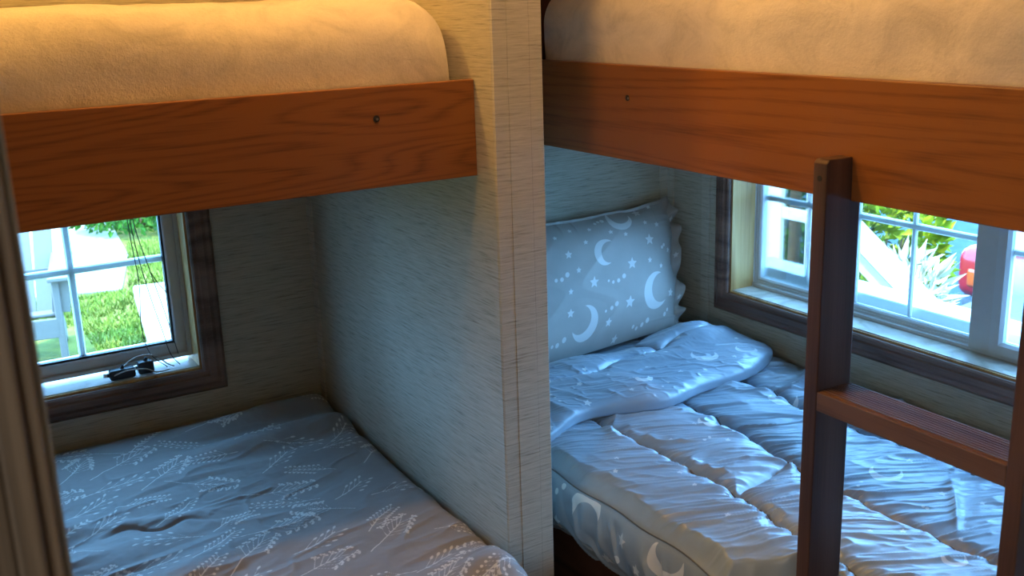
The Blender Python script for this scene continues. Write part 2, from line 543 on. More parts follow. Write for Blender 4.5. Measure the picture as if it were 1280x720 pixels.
# casing at the end of the near left wall: stepped profile with a pale edge
bm = bmesh.new()
for x0, x1, y0 in ((-0.06, 0.012, 0.482), (0.012, 0.024, 0.489), (0.024, 0.036, 0.484), (0.036, 0.043, 0.490)):
    box(bm, (x0, y0, 0), (x1, 0.60, ZC), 0.002, 2)
t7 = struct('trim_7', bm, M['post'])
bm = bmesh.new(); box(bm, (0.043, 0.497, 0), (0.0470, 0.60, ZC), 0.0015, 2)
o = from_bm('edge_strip', bm, M['postlight'], t7); o['label'] = 'pale grey edge strip of the casing'
# unseen eaves slab added for its shade, trimmed to let skylight in
bm = bmesh.new(); box(bm, (-2.0, -2.0, 2.32), (2.20, 2.62, 2.42)); struct('roof_sunblock', bm, M['ceil'])

# ------------------------------------------------------------------ windows
CASING = [(0, 0), (0, 0.010), (0.004, 0.014), (0.012, 0.014), (0.016, 0.018), (0.030, 0.019), (0.038, 0.016), (0.046, 0.016), (0.050, 0.012), (0.054, 0.008), (0.054, 0)]
def build_window(name, W, fn, casing_mat, depth):
    """fn(a, b, c): c toward the room from the wall face."""
    root = bpy.data.objects.new(name, None); COL.objects.link(root)
    root.location = fn((W['a0'] + W['a1']) / 2, W['b0'], 0)
    root['kind'] = 'structure'
    bm = bmesh.new(); sweep_frame(bm, W['a0'], W['a1'], W['b0'], W['b1'], CASING, fn)
    o = from_bm('casing', bm, casing_mat, root); o['label'] = 'dark brown moulded wood casing'
    bm = bmesh.new()
    sweep_frame(bm, W['a0'], W['a1'], W['b0'], W['b1'], [(0, 0.001), (-0.005, 0.001), (-0.005, -depth), (0, -depth)], fn)
    o = from_bm('jamb', bm, M['jamb'], root); o['label'] = 'light oak jamb lining'
    bm = bmesh.new()
    A, B = fn(W['a0'] + 0.001, W['b0'] + 0.0005, -0.004), fn(W['a1'] - 0.001, W['b0'] + 0.0075, -depth)
    box(bm, [min(A[k], B[k]) for k in range(3)], [max(A[k], B[k]) for k in range(3)], 0.001, 1)
    o = from_bm('sill', bm, M['sill'], root); o['label'] = 'worn sill board paled with painted window sheen'
    return root

fL = lambda a, b, c: Vector((a, YB - c, b))
w1 = build_window('window_1', LW, fL, M['casingX'], 0.11)
def part(name, mat, parent, *boxes, bev=0.0015):
    bm = bmesh.new()
    for lo, hi in boxes:
        box(bm, [min(lo[i], hi[i]) for i in range(3)], [max(lo[i], hi[i]) for i in range(3)], bev, 1)
    return from_bm(name, bm, mat, parent)

G1 = dict(a0=-0.082, a1=0.531, b0=0.737, b1=1.105)
FR = [(0.0, -0.105), (0.0, -0.062), (0.004, -0.060), (0.018, -0.060), (0.019, -0.066), (0.026, -0.066), (0.027, -0.058), (0.036, -0.058), (0.036, -0.105)]
bm = bmesh.new(); sweep_frame(bm, G1['a0'], G1['a1'], G1['b0'], G1['b1'], FR, fL)
s1 = from_bm('sash', bm, M['vinylgrey'], w1); s1['label'] = 'pale grey vinyl sash'
bm = bmesh.new(); sweep_frame(bm, G1['a0'], G1['a1'], G1['b0'], G1['b1'], [(0, -0.066), (0, -0.080), (-0.005, -0.080), (-0.005, -0.066)], fL)
from_bm('gasket', bm, M['gasket'], s1)
part('pane', M['glass'], s1, (fL(G1['a0'], G1['b0'], -0.083), fL(G1['a1'], G1['b1'], -0.079)), bev=0)
for a in (0.123, 0.328):
    part('muntin', M['vinyl'], s1, (fL(a - 0.008, G1['b0'], -0.095), fL(a + 0.008, G1['b1'], -0.084)), bev=0.003)
part('muntin', M['vinyl'], s1, (fL(G1['a0'], 0.931, -0.096), fL(G1['a1'], 0.947, -0.0845)), bev=0.003)

fR = lambda a, b, c: Vector((XW - c, a, b))
w2 = build_window('window_2', RW, fR, M['casingY'], 0.11)
# outer vinyl frame
bm = bmesh.new(); sweep_frame(bm, RW['a0'] + 0.035, RW['a1'] - 0.012, RW['b0'] + 0.024, RW['b1'] - 0.02,
    [(0, -0.115), (0, -0.085), (0.006, -0.085), (0.008, -0.078), (0.018, -0.078), (0.022, -0.115)], fR)
o = from_bm('frame', bm, M['vinyl'], w2); o['label'] = 'white vinyl window frame'
G2 = dict(a0=1.432, a1=2.112, b0=0.724, b1=1.110)
bm = bmesh.new(); sweep_frame(bm, G2['a0'], G2['a1'], G2['b0'], G2['b1'], [(0, -0.110), (0, -0.092), (0.004, -0.088), (0.012, -0.088), (0.012, -0.110)], fR)
s2 = from_bm('sash', bm, M['vinyl'], w2); s2['label'] = 'white vinyl fixed sash'
part('pane', M['glass'], s2, (fR(G2['a0'], G2['b0'], -0.103), fR(G2['a1'], G2['b1'], -0.099)), bev=0)
for a in (1.622, 1.790, 1.957):
    part('muntin', M['vinyl'], s2, (fR(a - 0.007, G2['b0'], -0.112), fR(a + 0.007, G2['b1'], -0.104)), bev=0.003)
part('muntin', M['vinyl'], s2, (fR(G2['a0'], 0.940, -0.113), fR(G2['a1'], 0.956, -0.1035)), bev=0.003)
G3 = dict(a0=0.715, a1=1.352, b0=0.735, b1=1.110)
part('meeting_stile', M['vinylgrey'], w2, (fR(1.377, 0.708, -0.100), fR(1.432, 1.12, -0.072)))
bm = bmesh.new(); sweep_frame(bm, G3['a0'], G3['a1'], G3['b0'], G3['b1'], [(0, -0.098), (0, -0.080), (0.006, -0.072), (0.026, -0.070), (0.026, -0.098)], fR)
s3 = from_bm('sash', bm, M['vinyl'], w2); s3['label'] = 'white vinyl sliding sash'
part('pane', M['hazyglass'], s3, (fR(G3['a0'], G3['b0'], -0.091), fR(G3['a1'], G3['b1'], -0.087)), bev=0)
for a in (0.925, 1.14):
    part('muntin', M['vinyl'], s3, (fR(a - 0.007, G3['b0'], -0.100), fR(a + 0.007, G3['b1'], -0.092)), bev=0.003)
part('muntin', M['vinyl'], s3, (fR(G3['a0'], 0.930, -0.101), fR(G3['a1'], 0.946, -0.0915)), bev=0.003)

bm = bmesh.new(); box(bm, (XW + 0.121, 0.60, 0.690), (XW + 0.215, 2.20, 0.748), 0.004, 2)
o = from_bm('outer_sill', bm, M['vinyl'], w2); o['label'] = 'white outside sill below the glass'

# ------------------------------------------------------------------ upper bunks
def bunk_root(label, loc):
    return empty('upper_bunk', loc, label, 'bunk')

bl = bunk_root('left upper bunk with orange oak front board above the small window', (-0.05, 1.98, 1.21))
bm = bmesh.new(); box(bm, (-1.195, 1.558, 1.212), (XL - 0.001, 1.577, 1.372), 0.0015, 2)
fb = from_bm('front_board', bm, M['oakX'], bl)
bm = bmesh.new(); cyl(bm, (0.683, 1.5590, 1.322), (0.683, 1.5568, 1.322), 0.0055, n=16)
sc_ = from_bm('screw', bm, M['screw'], fb); sc_['label'] = 'dark countersunk screw in the board'
bm = bmesh.new(); cyl(bm, (0.6835, 1.5572, 1.3215), (0.6835, 1.5562, 1.3215), 0.0022, n=10); from_bm('screw', bm, M['metal'], fb)
bm = bmesh.new(); box(bm, (-1.195, 1.577, 1.262), (XL - 0.001, YB - 0.001, 1.280)); from_bm('deck', bm, M['deck'], bl)

br = bunk_root('right upper bunk with long oak front board above the ladder', (1.57, 1.4, 1.21))
bm = bmesh.new(); box(bm, (1.180, 0.402, 1.204), (1.199, YB - 0.001, 1.376), 0.0015, 2)
fb = from_bm('front_board', bm, M['oakY'], br)
ys = 1.561
bm = bmesh.new(); cyl(bm, (1.181, ys, 1.318), (1.1788, ys, 1.318), 0.0055, n=16)
sc_ = from_bm('screw', bm, M['screw'], fb); sc_['label'] = 'dark countersunk screw in the board'
bm = bmesh.new(); cyl(bm, (1.1792, ys - 0.003, 1.3175), (1.1782, ys - 0.003, 1.3175), 0.0022, n=10); from_bm('screw', bm, M['metal'], fb)
bm = bmesh.new(); box(bm, (1.199, 0.402, 1.262), (XW - 0.001, YB - 0.001, 1.280)); from_bm('deck', bm, M['deck'], br)
bm = bmesh.new(); box(bm, (1.200, 1.985, 1.28), (XW - 0.001, 2.005, 1.92), 0.0015, 2)
o = from_bm('end_panel', bm, M['darkwood'], br); o['label'] = 'dark red wooden end panel behind the mattress'

def soft_box(name, lo, hi, r, rz, bumps, seed, mat, res=0.02):
    """Upholstery: a rounded box, resampled and pushed about by low noise."""
    lo, hi = np.array(lo), np.array(hi)
    bm = bmesh.new()
    bmesh.ops.create_cube(bm, size=2.0)
    bmesh.ops.subdivide_edges(bm, edges=bm.edges[:], cuts=63, use_grid_fill=True)
    me = bpy.data.meshes.new(name); bm.to_mesh(me); bm.free()
    n = len(me.vertices); co = np.empty(n * 3); me.vertices.foreach_get('co', co); co = co.reshape(n, 3)
    # denser sampling near the edges
    co = np.sign(co) * np.abs(co) ** 0.75
    c = (lo + hi) / 2; h = (hi - lo) / 2
    p = co * h
    rad = np.array([r, r, rz])
    q = np.clip(p, -(h - rad), h - rad)
    d = (p - q) / rad
    L = np.linalg.norm(d, axis=1, keepdims=True)
    mx = np.abs(d).max(axis=1, keepdims=True)
    d = np.where(L > 1e-9, d / np.maximum(L, 1e-9) * mx, 0)
    p = q + d * rad
    nrm = d / np.maximum(np.linalg.norm(d, axis=1, keepdims=True), 1e-9)
    w = p + c
    nz = fbm(w[:, 0] * 5 + w[:, 2] * 3, w[:, 1] * 5 + w[:, 2] * 4, 3, seed) * bumps
    w = w + nrm * (nz * (nrm[:, 2] > -0.5))[:, None]
    me.vertices.foreach_set('co', w.astype(np.float32).ravel())
    me.polygons.foreach_set('use_smooth', np.ones(len(me.polygons), bool))
    me.update()
    o = bpy.data.objects.new(name, me); COL.objects.link(o); me.materials.append(mat)
    return o

mu = soft_box('mattress', (-1.19, 1.584, 1.281), (XL - 0.003, YB - 0.006, 1.508), 0.085, 0.095, 0.012, 3, M['fleece'])
tag(mu, 'mattress in a beige fleece cover on the left upper bunk', 'mattress')
mu2 = soft_box('mattress', (1.206, 0.42, 1.281), (XW - 0.006, 1.905, 1.512), 0.05, 0.07, 0.010, 8, M['fleece'])
tag(mu2, 'mattress in a beige fleece cover on the right upper bunk behind the ladder', 'mattress')

# ------------------------------------------------------------------ ladder
lad = empty('bunk_ladder', (1.164, 0.88, 0), 'dark brown wooden ladder hooked under the right upper bunk board', 'ladder')
def rail(y0, y1):
    prof = [(1.128, 0.0), (1.199, 0.0), (1.199, 1.2035), (1.1795, 1.2035), (1.1795, 1.268), (1.133, 1.268), (1.128, 1.263)]
    bm = bmesh.new()
    a = [bm.verts.new((x, y0, z)) for x, z in prof]; b = [bm.verts.new((x, y1, z)) for x, z in prof]
    bm.faces.new(a); bm.faces.new(b[::-1])
    for k in range(len(prof)):
        bm.faces.new((a[k], b[k], b[(k + 1) % len(prof)], a[(k + 1) % len(prof)]))
    bmesh.ops.bevel(bm, geom=bm.edges[:], offset=0.0018, segments=2, profile=0.5, affect='EDGES')
    r = from_bm('rail', bm, M['railZ'], lad)
    ym = (y0 + y1) / 2
    bm = bmesh.new(); cyl(bm, (1.1290, ym, 1.241), (1.1274, ym, 1.241), 0.0042, n=16)
    h = from_bm('screw', bm, M['screw'], r); h['label'] = 'dark countersunk screw near the rail top'
    return r
rail(1.035, 1.060)
rail(0.700, 0.7245)
for z in (0.925, 0.60, 0.30):
    bm = bmesh.new()
    box(bm, (1.1285, 0.7245, z - 0.030), (1.1985, 1.035, z), 0.0015, 2)
    if z > 0.3:                                        # shallow grip grooves along the tread
        for k in range(9):
            box(bm, (1.138 + k * 0.0066, 0.727, z - 0.001), (1.1415 + k * 0.0066, 1.033, z + 0.0012))
    from_bm('step', bm, M['railY'], lad)

# ------------------------------------------------------------------ lower beds: bases and mattresses
b1 = empty('bed', (-0.1, 1.9, 0), 'left lower bed whose base and mattress lie under the sprig bedspread', 'bed')
bm = bmesh.new(); box(bm, (-1.195, 1.42, 0), (XL - 0.005, 1.44, 0.34), 0.0015, 1); from_bm('front_board', bm, M['basewood'], b1)
bm = bmesh.new(); box(bm, (-1.195, 1.44, 0.32), (XL - 0.005, YB - 0.005, 0.34)); from_bm('deck', bm, M['deck'], b1)
m1 = soft_box('mattress', (-1.185, 1.42, 0.342), (XL - 0.03, YB - 0.03, 0.50), 0.05, 0.05, 0.0, 1, M['mattress'])
m1.parent = b1; m1.location = -b1.location
b2 = empty('bed', (1.6, 1.4, 0), 'right lower bed with dark wooden base below the moon comforter', 'bed')
bm = bmesh.new(); box(bm, (1.205, 0.405, 0), (1.225, YB - 0.005, 0.34), 0.0015, 1); from_bm('front_board', bm, M['basewood'], b2)
bm = bmesh.new(); box(bm, (1.225, 0.405, 0.32), (XW - 0.005, YB - 0.005, 0.34)); from_bm('deck', bm, M['deck'], b2)
m2 = soft_box('mattress', (1.235, 0.42, 0.342), (XW - 0.03, YB - 0.03, 0.53), 0.05, 0.05, 0.0, 2, M['mattress'])
m2.parent = b2; m2.location = -b2.location

# ------------------------------------------------------------------ left bedspread with sprigs
def sprig_sdf(A, B):
    D = np.full(A.shape, 0.02)
    def local(ax0, ax1, bx0, bx1):
        ia = np.searchsorted(A[:, 0], [ax0, ax1]); ib = np.searchsorted(B[0], [bx0, bx1])
        return slice(ia[0], ia[1]), slice(ib[0], ib[1])
    def seg(p, q, w0, w1):
        m = 0.006
        s = local(min(p[0], q[0]) - m, max(p[0], q[0]) + m, min(p[1], q[1]) - m, max(p[1], q[1]) + m)
        a = A[s]; b = B[s]
        if a.size == 0: return
        dx, dy = q[0] - p[0], q[1] - p[1]
        t = np.clip(((a - p[0]) * dx + (b - p[1]) * dy) / (dx * dx + dy * dy + 1e-12), 0, 1)
        d = np.hypot(a - p[0] - t * dx, b - p[1] - t * dy) - (w0 + (w1 - w0) * t)
        D[s] = np.minimum(D[s], d)
    def leaf(p, ang, L, w):
        m = L + 0.004
        s = local(p[0] - m, p[0] + m, p[1] - m, p[1] + m)
        a = A[s]; b = B[s]
        if a.size == 0: return
        c, sn = math.cos(ang), math.sin(ang)
        x = (a - p[0]) * c + (b - p[1]) * sn; y = -(a - p[0]) * sn + (b - p[1]) * c
        x = x - L / 2
        d = (np.hypot(x / (L / 2), y / w) - 1) * w * 0.8
        D[s] = np.minimum(D[s], d)
    r = random.Random(11)
    spots = []
    ys = np.arange(1.36, 2.42, 0.088)
    for j, y in enumerate(ys):
        for i, x in enumerate(np.arange(-0.05 + (j % 2) * 0.065, 0.90, 0.13)):
            spots.append((x + r.uniform(-0.03, 0.03), y + r.uniform(-0.025, 0.025), r.choice([0, 1, 1, 2, 2, 2, 3, 3])))
    for x, y, kind in spots:
        ang = r.choice([0.25, 0.5, 0.8, 2.8, -0.3, 0.1, 3.3]) + r.uniform(-0.3, 0.3)
        L = r.uniform(0.085, 0.135)
        n = 9
        bend = r.uniform(-0.5, 0.5)
        pts = [(x - L / 2 * math.cos(ang), y - L / 2 * math.sin(ang))]
        for k in range(n):
            aa = ang + bend * (k / n - 0.5)
            pts.append((pts[-1][0] + L / n * math.cos(aa), pts[-1][1] + L / n * math.sin(aa)))
        for k in range(n):
            seg(pts[k], pts[k + 1], 0.0014, 0.0010)
        for k in range(2, n + 1):
            aa = ang + bend * (k / n - 0.5)
            p = pts[k]
            for sd in (-1, 1):
                if kind == 0:                       # paired narrow leaves
                    leaf(p, aa + sd * 0.75, 0.015 * (1.15 - 0.4 * k / n), 0.0022)
                elif kind == 1:                     # side stems ending in berries
                    l2 = 0.026 * (1.2 - 0.6 * k / n)
                    q = (p[0] + l2 * math.cos(aa + sd * 0.7), p[1] + l2 * math.sin(aa + sd * 0.7))
                    seg(p, q, 0.0008, 0.0007); leaf((q[0] - 0.003, q[1]), 0, 0.0062, 0.0031)
                elif kind == 2 and k > 4:           # umbel: forked twigs with clustered dots
                    l2 = 0.03
                    b2 = aa + sd * (0.35 + 0.12 * (n - k))
                    q = (p[0] + l2 * math.cos(b2), p[1] + l2 * math.sin(b2))
                    seg(p, q, 0.0009, 0.0008)
                    for e in (-0.6, 0, 0.6):
                        g = (q[0] + 0.010 * math.cos(b2 + e), q[1] + 0.010 * math.sin(b2 + e))
                        seg(q, g, 0.0007, 0.0007); leaf((g[0] - 0.003, g[1]), 0, 0.0056, 0.0028)
                elif kind == 3 and k % 2 == 0:      # long bare twigs with small end leaves
                    l2 = 0.034 * (1.2 - 0.6 * k / n)
                    q = (p[0] + l2 * math.cos(aa + sd * 0.5), p[1] + l2 * math.sin(aa + sd * 0.5))
                    seg(p, q, 0.0008, 0.0006); leaf(q, aa + sd * 0.4, 0.012, 0.0026)
    return D

xs = np.concatenate([np.arange(-1.18, -0.02, 0.03), np.arange(-0.02, 0.8555, 0.0026)])
ysl = np.arange(1.33, 2.402, 0.0026)
A, B = np.meshgrid(xs, ysl, indexing='ij')
Zs = 0.548 + 0.020 * sstep(1.9, 2.3, B) + 0.004 * fbm(A * 3, B * 3, 2, 4)
# long soft folds running along the bed, and a few sharper creases
warp = B + 0.05 * fbm(A * 2.2, B * 2.5, 2, 9) - 0.10 * A
Zs += 0.0115 * np.sin(warp * 42 + 3 * vnoise(A * 2, B * 2, 21)) * sstep(0.12, 0.45, vnoise(A * 2.5, B * 3.5, 30) + 0.5)
Zs += 0.0045 * ridge(A * 4 + B * 3, warp * 16, 13) * sstep(0.35, 0.75, vnoise(A * 3, B * 3, 41) + 0.5)
Zs += 0.0020 * ridge(A * 14, B * 22 - A * 6, 14) + 0.0008 * fbm(A * 60, B * 90, 2, 15)
# pinched fold in the middle left
cx, cy = 0.34, 1.93
Zs -= 0.006 * np.exp(-((A - cx) / 0.07) ** 2 - ((B - cy + 0.25 * (A - cx) + 0.012 * np.sin(A * 60)) / 0.006) ** 2)
Zs += 0.007 * np.exp(-((A - cx) / 0.12) ** 2 - ((B - cy - 0.028 + 0.25 * (A - cx)) / 0.02) ** 2)
# bunched hem near the partition end
Zs += 0.020 * np.exp(-((A - 0.80) / 0.06) ** 2 - ((B - 1.44) / 0.05) ** 2)
er = np.clip((A - (0.8555 - 0.045)) / 0.045, 0, 1)
Zs -= 0.050 * (1 - np.sqrt(np.maximum(0, 1 - er ** 2)))
eb = np.clip((B - (2.402 - 0.05)) / 0.05, 0, 1)
Zs -= 0.040 * (1 - np.sqrt(np.maximum(0, 1 - eb ** 2)))
ef = np.clip(((1.33 + 0.06) - B) / 0.06, 0, 1)
Zs -= 0.06 * (1 - np.sqrt(np.maximum(0, 1 - ef ** 2)))
P = np.stack([A, B, Zs], -1)
PR = sprig_sdf(A, B)
# the spread hangs down in front
drop = np.linspace(0.0, 0.20, 16)[1:]
F_ = np.stack([np.stack([xs, np.full_like(xs, 1.33) - 0.012 * np.sin(xs * 40) * (d / 0.2), P[:, 0, 2] - d], -1) for d in drop[::-1]], 1)
P = np.concatenate([F_, P], 1)
PR = np.concatenate([np.full((len(xs), len(drop)), 0.02), PR], 1)
me = grid_mesh('bedspread', P, {'print': PR})
bs = link('bedspread', me, M['floral'])
tag(bs, 'grey bedspread printed with white sprigs on the left lower bed', 'bedspread')

# ------------------------------------------------------------------ right comforter with moons and stars
FOLD = [('m', 1.695, 1.927, 0.0346, 1.04), ('m', 1.82, 1.91, 0.0284, 0.93), ('m', 1.47, 1.888, 0.0236, 1.45), ('s', 1.566, 2.133, 0.0113, 0.94), ('s', 1.578, 1.879, 0.0104, 0.88), ('s', 1.773, 1.797, 0.0112, 0.8), ('s', 1.548, 1.787, 0.0092, 0.86), ('s', 1.287, 1.856, 0.0113, 0.96), ('s', 1.217, 1.801, 0.0109, 0.97), ('s', 1.161, 1.82, 0.0099, 0.98), ('s', 1.237, 1.931, 0.0061, 0.99), ('s', 1.755, 1.883, 0.009, 0.83), ('s', 1.408, 1.85, 0.0083, 0.91), ('d', 1.236, 1.913, 0.0038, 0.99), ('d', 1.234, 1.889, 0.0045, 0.98), ('d', 1.506, 1.839, 0.0039, 0.89), ('d', 1.483, 1.829, 0.0031, 0.89), ('d', 1.42, 1.959, 0.0048, 0.94), ('d', 1.441, 1.968, 0.004, 0.94), ('s', 1.72, 2.06, 0.011, 0.5), ('s', 1.33, 1.95, 0.010, 0.7), ('s', 1.40, 2.03, 0.009, 0.6), ('m', 1.26, 2.02, 0.03, 0.9), ('s', 1.63, 2.0, 0.009, 0.8), ('s', 1.64, 1.86, 0.008, 0.8), ('d', 1.53, 1.95, 0.005, 0), ('d', 1.545, 1.962, 0.004, 0), ('s', 1.86, 1.99, 0.009, 0.8), ('s', 1.80, 2.02, 0.009, 0.8)]
TOP = [('m', 1.731, 1.69, 0.0354, 0.66), ('m', 1.497, 1.681, 0.0265, 0.92), ('s', 1.456, 1.687, 0.0103, 0.86), ('s', 1.461, 1.581, 0.0085, 0.83), ('s', 1.21, 1.642, 0.0089, 0.93), ('s', 1.829, 1.75, 0.0098, 0.79), ('s', 1.512, 1.545, 0.0091, 0.81), ('s', 1.275, 1.518, 0.0086, 0.88), ('s', 1.17, 1.592, 0.0079, 0.95), ('d', 1.417, 1.606, 0.0042, 0.85), ('d', 1.433, 1.608, 0.0035, 0.85), ('s', 1.362, 1.651, 0.0078, 0.88), ('s', 1.255, 1.449, 0.0077, 0.86), ('s', 1.232, 1.329, 0.0085, 0.83),
       ('m', 1.598, 1.278, 0.0323, 0.6), ('s', 1.688, 1.295, 0.0117, 0.68), ('s', 1.618, 1.164, 0.0103, 0.66), ('s', 1.441, 1.108, 0.0086, 0.69), ('s', 1.508, 1.041, 0.0074, 0.64), ('s', 1.394, 1.14, 0.007, 0.71), ('m', 1.432, 0.996, 0.0223, 0.92), ('s', 1.646, 1.098, 0.0078, 0.62), ('d', 1.537, 1.286, 0.0042, 0.72), ('d', 1.519, 1.278, 0.0035, 0.72), ('d', 1.547, 1.15, 0.0034, 0.67), ('d', 1.549, 1.142, 0.0034, 0.67)]
FRONT = [('m', 1.082, 1.587, 0.0430, -2.86), ('m', 1.082, 1.346, 0.042, -0.21), ('s', 1.018, 1.678, 0.0165, -0.03), ('s', 1.069, 1.466, 0.0165, -0.0), ('s', 0.994, 1.537, 0.0170, -0.01), ('s', 1.144, 1.471, 0.0120, -0.0), ('s', 1.035, 1.414, 0.0140, 0.0), ('d', 1.15, 1.646, 0.0075, -0.03), ('d', 1.121, 1.663, 0.0085, -0.03), ('d', 1.1, 1.669, 0.0075, -0.03), ('d', 1.082, 1.686, 0.0065, -0.03), ('d', 1.003, 1.606, 0.0085, -0.02), ('d', 0.993, 1.594, 0.0075, -0.02), ('d', 1.02, 1.482, 0.0080, -0.01), ('d', 1.116, 1.398, 0.0070, 0.01), ('d', 1.138, 1.377, 0.0070, 0.01), ('s', 0.976, 1.724, 0.0120, -0.04)]
rr = random.Random(5)
for k in range(22):                                     # the part of the print behind the ladder and off frame
    TOP.append((rr.choice('smsd'), rr.uniform(1.3, 1.9), rr.uniform(0.5, 0.95), rr.choice([0.008, 0.011, 0.026]), rr.uniform(0.3, 1.4)))
    TOP.append(('s', rr.uniform(1.72, 1.93), rr.uniform(0.9, 1.6), 0.009, rr.uniform(0.3, 1.4)))

def edge_x(y):
    base = 1.115 - 0.012 * sstep(1.2, 1.7, y) + 0.004 * np.sin(y * 30)
    return np.maximum(base, np.minimum(1.226, 1.105 + 1.6 * (1.220 - y)))

comf = empty('comforter', (1.55, 1.4, 0.53), 'shiny grey comforter with white moons and stars on the right lower bed', 'comforter')
yv = np.concatenate([np.arange(0.44, 0.85, 0.012), np.arange(0.85, 2.36, 0.0026)])
HEM, EZ = 0.168, 0.522
sv = np.concatenate([np.linspace(-HEM, 0, 56)[:-1], np.linspace(0, 1, 320)])   # s<0: front drape, s>=0: across the top
S, Yg = np.meshgrid(sv, yv, indexing='ij')
ex = edge_x(Yg)
XEND = 1.955
topm = S >= 0
Xt = ex + np.clip(S, 0, 1) * (XEND - ex)
# seams that run along the bed
se = [(lambda y: 1.295 + 0.02 * np.sin(y * 5)), (lambda y: 1.49 + 0.045 * sstep(1.4, 1.8, y) + 0.012 * np.sin(y * 9)), (lambda y: 1.752 + 0.01 * np.sin(y * 7))]
wob = 0.008 * vnoise(Xt * 3, Yg * 16, 50)
dseam = np.minimum.reduce([np.abs(Xt - f(Yg) + wob) for f in se] + [np.abs(Xt - ex) * 1.6 + 0.004])
# one short cross seam between the first and second channel
cross = np.where((Xt > 1.29) & (Xt < 1.50), np.abs(Yg - (1.385 + 0.25 * (Xt - 1.29))), 9)
dall = np.minimum(dseam, cross)
Zt = 0.550 + 0.015 * (1 - np.exp(-dall / 0.009)) + 0.011 * (1 - np.exp(-dall / 0.060))
Zt += 0.006 * fbm(Xt * 5, Yg * 5, 2, 61)
near = np.exp(-dseam / 0.05)
# puckers across the channels: slanted flame-like creases
yw = Yg + 0.50 * (Xt - 1.3) + 0.035 * vnoise(Xt * 6, Yg * 6, 62)
Zt += (0.0060 * near + 0.0042) * (ridge(Xt * 6, yw * 24, 63) ** 1.5 - 0.3)
Zt += 0.0042 * ridge(Xt * 11 + Yg * 4, yw * 46, 64) ** 1.5 * (0.45 + near)
Zt += 0.0022 * ridge(Xt * 20 + Yg * 9, yw * 90, 68) * (0.3 + near)
# long soft diagonal folds
u_ = Xt * 0.8 + Yg * 0.6
v_ = -Xt * 0.6 + Yg * 0.8
Zt += 0.011 * (ridge(u_ * 2.6, v_ * 8.5, 65) ** 2 - 0.2) * sstep(0.25, 0.6, vnoise(Xt * 4, Yg * 4, 66) + 0.5)
Zt += 0.0006 * fbm(Xt * 50, Yg * 80, 2, 67)
# sag toward the front edge, where it overhangs the mattress
sag = sstep(1.30, 1.10, Xt)
Zt -= 0.012 * sag
fe = np.clip((ex + 0.02 - Xt) / 0.02, 0, 1)
Zt -= 0.010 * (1 - np.sqrt(np.maximum(0, 1 - fe ** 2)))
Zt -= np.clip(1.35 - Yg, 0, 0.3) * 0.10 * sag
we = np.clip((Xt - (XEND - 0.06)) / 0.06, 0, 1)
Zt -= 0.035 * (1 - np.sqrt(np.maximum(0, 1 - we ** 2)))
damp = sstep(0.0, 0.035, Xt - ex)
Zt = Zt * damp + (1 - damp) * (np.mean(Zt[len(sv) - 320]) + 0.0 * Zt - np.clip(1.35 - Yg, 0, 0.3) * 0.10 + 0.012 * np.clip(Yg - 1.35, -1, 0.5))
# front drape
z_edge = np.broadcast_to(Zt[len(sv) - 320][None, :], Zt.shape)
tt = np.clip(-S / HEM, 0, 1)
bul = 0.030 * np.sin(np.pi * np.clip(tt * 0.85, 0, 1)) ** 0.8
free = sstep(1.20, 1.32, Yg)
gath = (0.010 * (ridge(Yg * 26 + tt * 1.5, tt * 1.3, 71) - 0.5) + 0.004 * np.sin(Yg * 95 + 4 * vnoise(Yg * 8, tt * 2, 72))) * sstep(0.05, 0.3, tt)
Xf = ex - (bul + gath) * free + 0.060 * tt ** 2.2 * free
Zf = z_edge - 0.006 * np.exp(-tt * 30) - HEM * tt + 0.006 * np.sin(Yg * 31) * tt
X_ = np.where(topm, Xt, Xf); Z_ = np.where(topm, Zt, Zf)
pa = np.where(topm, Xt, ex + S)
PR = motif_sdf(pa, Yg, TOP)
PRf = motif_sdf(np.where(topm, 9.0, 1.11 + S), Yg, FRONT)
PR = np.minimum(PR, PRf)
me = grid_mesh('quilt', np.stack([X_, Yg, Z_], -1) - np.array(comf.location), {'print': PR})
q_ = link('quilt', me, M['star'], comf)
# piping seam along the front edge
bm = bmesh.new()
k0 = len(sv) - 320
ii = np.arange(0, len(yv), 8)
tube(bm, [(X_[k0, i] - 0.0005, yv[i], Z_[k0, i] + 0.0005) for i in ii if yv[i] > 0.6], 0.0014, 6)
from_bm('piping', bm, M['thread'], comf, True)

# stitched seams between the channels
for f in se:
    pts = []
    for i in range(0, len(yv), 5):
        if yv[i] < 0.6 or yv[i] > 1.86: continue
        d_ = np.abs(Xt[k0:, i] - f(yv[i]) + wob[k0:, i]); c_ = k0 + int(np.argmin(d_))
        pts.append((X_[c_, i], yv[i], Z_[c_, i] + 0.0022))
    bm = bmesh.new(); tube(bm, pts, 0.0024, 6)
    from_bm('seam', bm, M['thread'], comf, True)

# the head end, folded back on itself into a thick roll
nf, ng = 420, 300
tu = np.linspace(0, 1, nf); tv = np.linspace(-1, 1, ng)
U, V = np.meshgrid(tu, tv, indexing='ij')
Xc = 1.10 + U * (1.935 - 1.10)
endr = np.sqrt(np.clip(1 - np.clip((U - 0.86) / 0.14, 0, 1) ** 2.4, 0, 1))
yc = 1.960 + 0.045 * U + 0.02 * np.sin(U * 9)
half = (0.165 + 0.012 * np.sin(U * 17 + 1) + 0.015 * vnoise(U * 6, U * 0, 81)) * (0.25 + 0.75 * endr)
PHI = math.pi * (1.26 - 1.26 * (V + 1) / 2)             # from under the front lip, over the top, to the back
cph, sph = np.cos(PHI), np.sin(PHI)
Yc = yc + half * np.sign(cph) * np.abs(cph) ** 0.62
prof = np.clip(sph, 0, 1) ** 0.55
th = 0.034 * (0.15 + 0.85 * endr)
Zc = 0.583 + th * prof - 0.020 * np.clip(-sph, 0, 1) ** 0.6
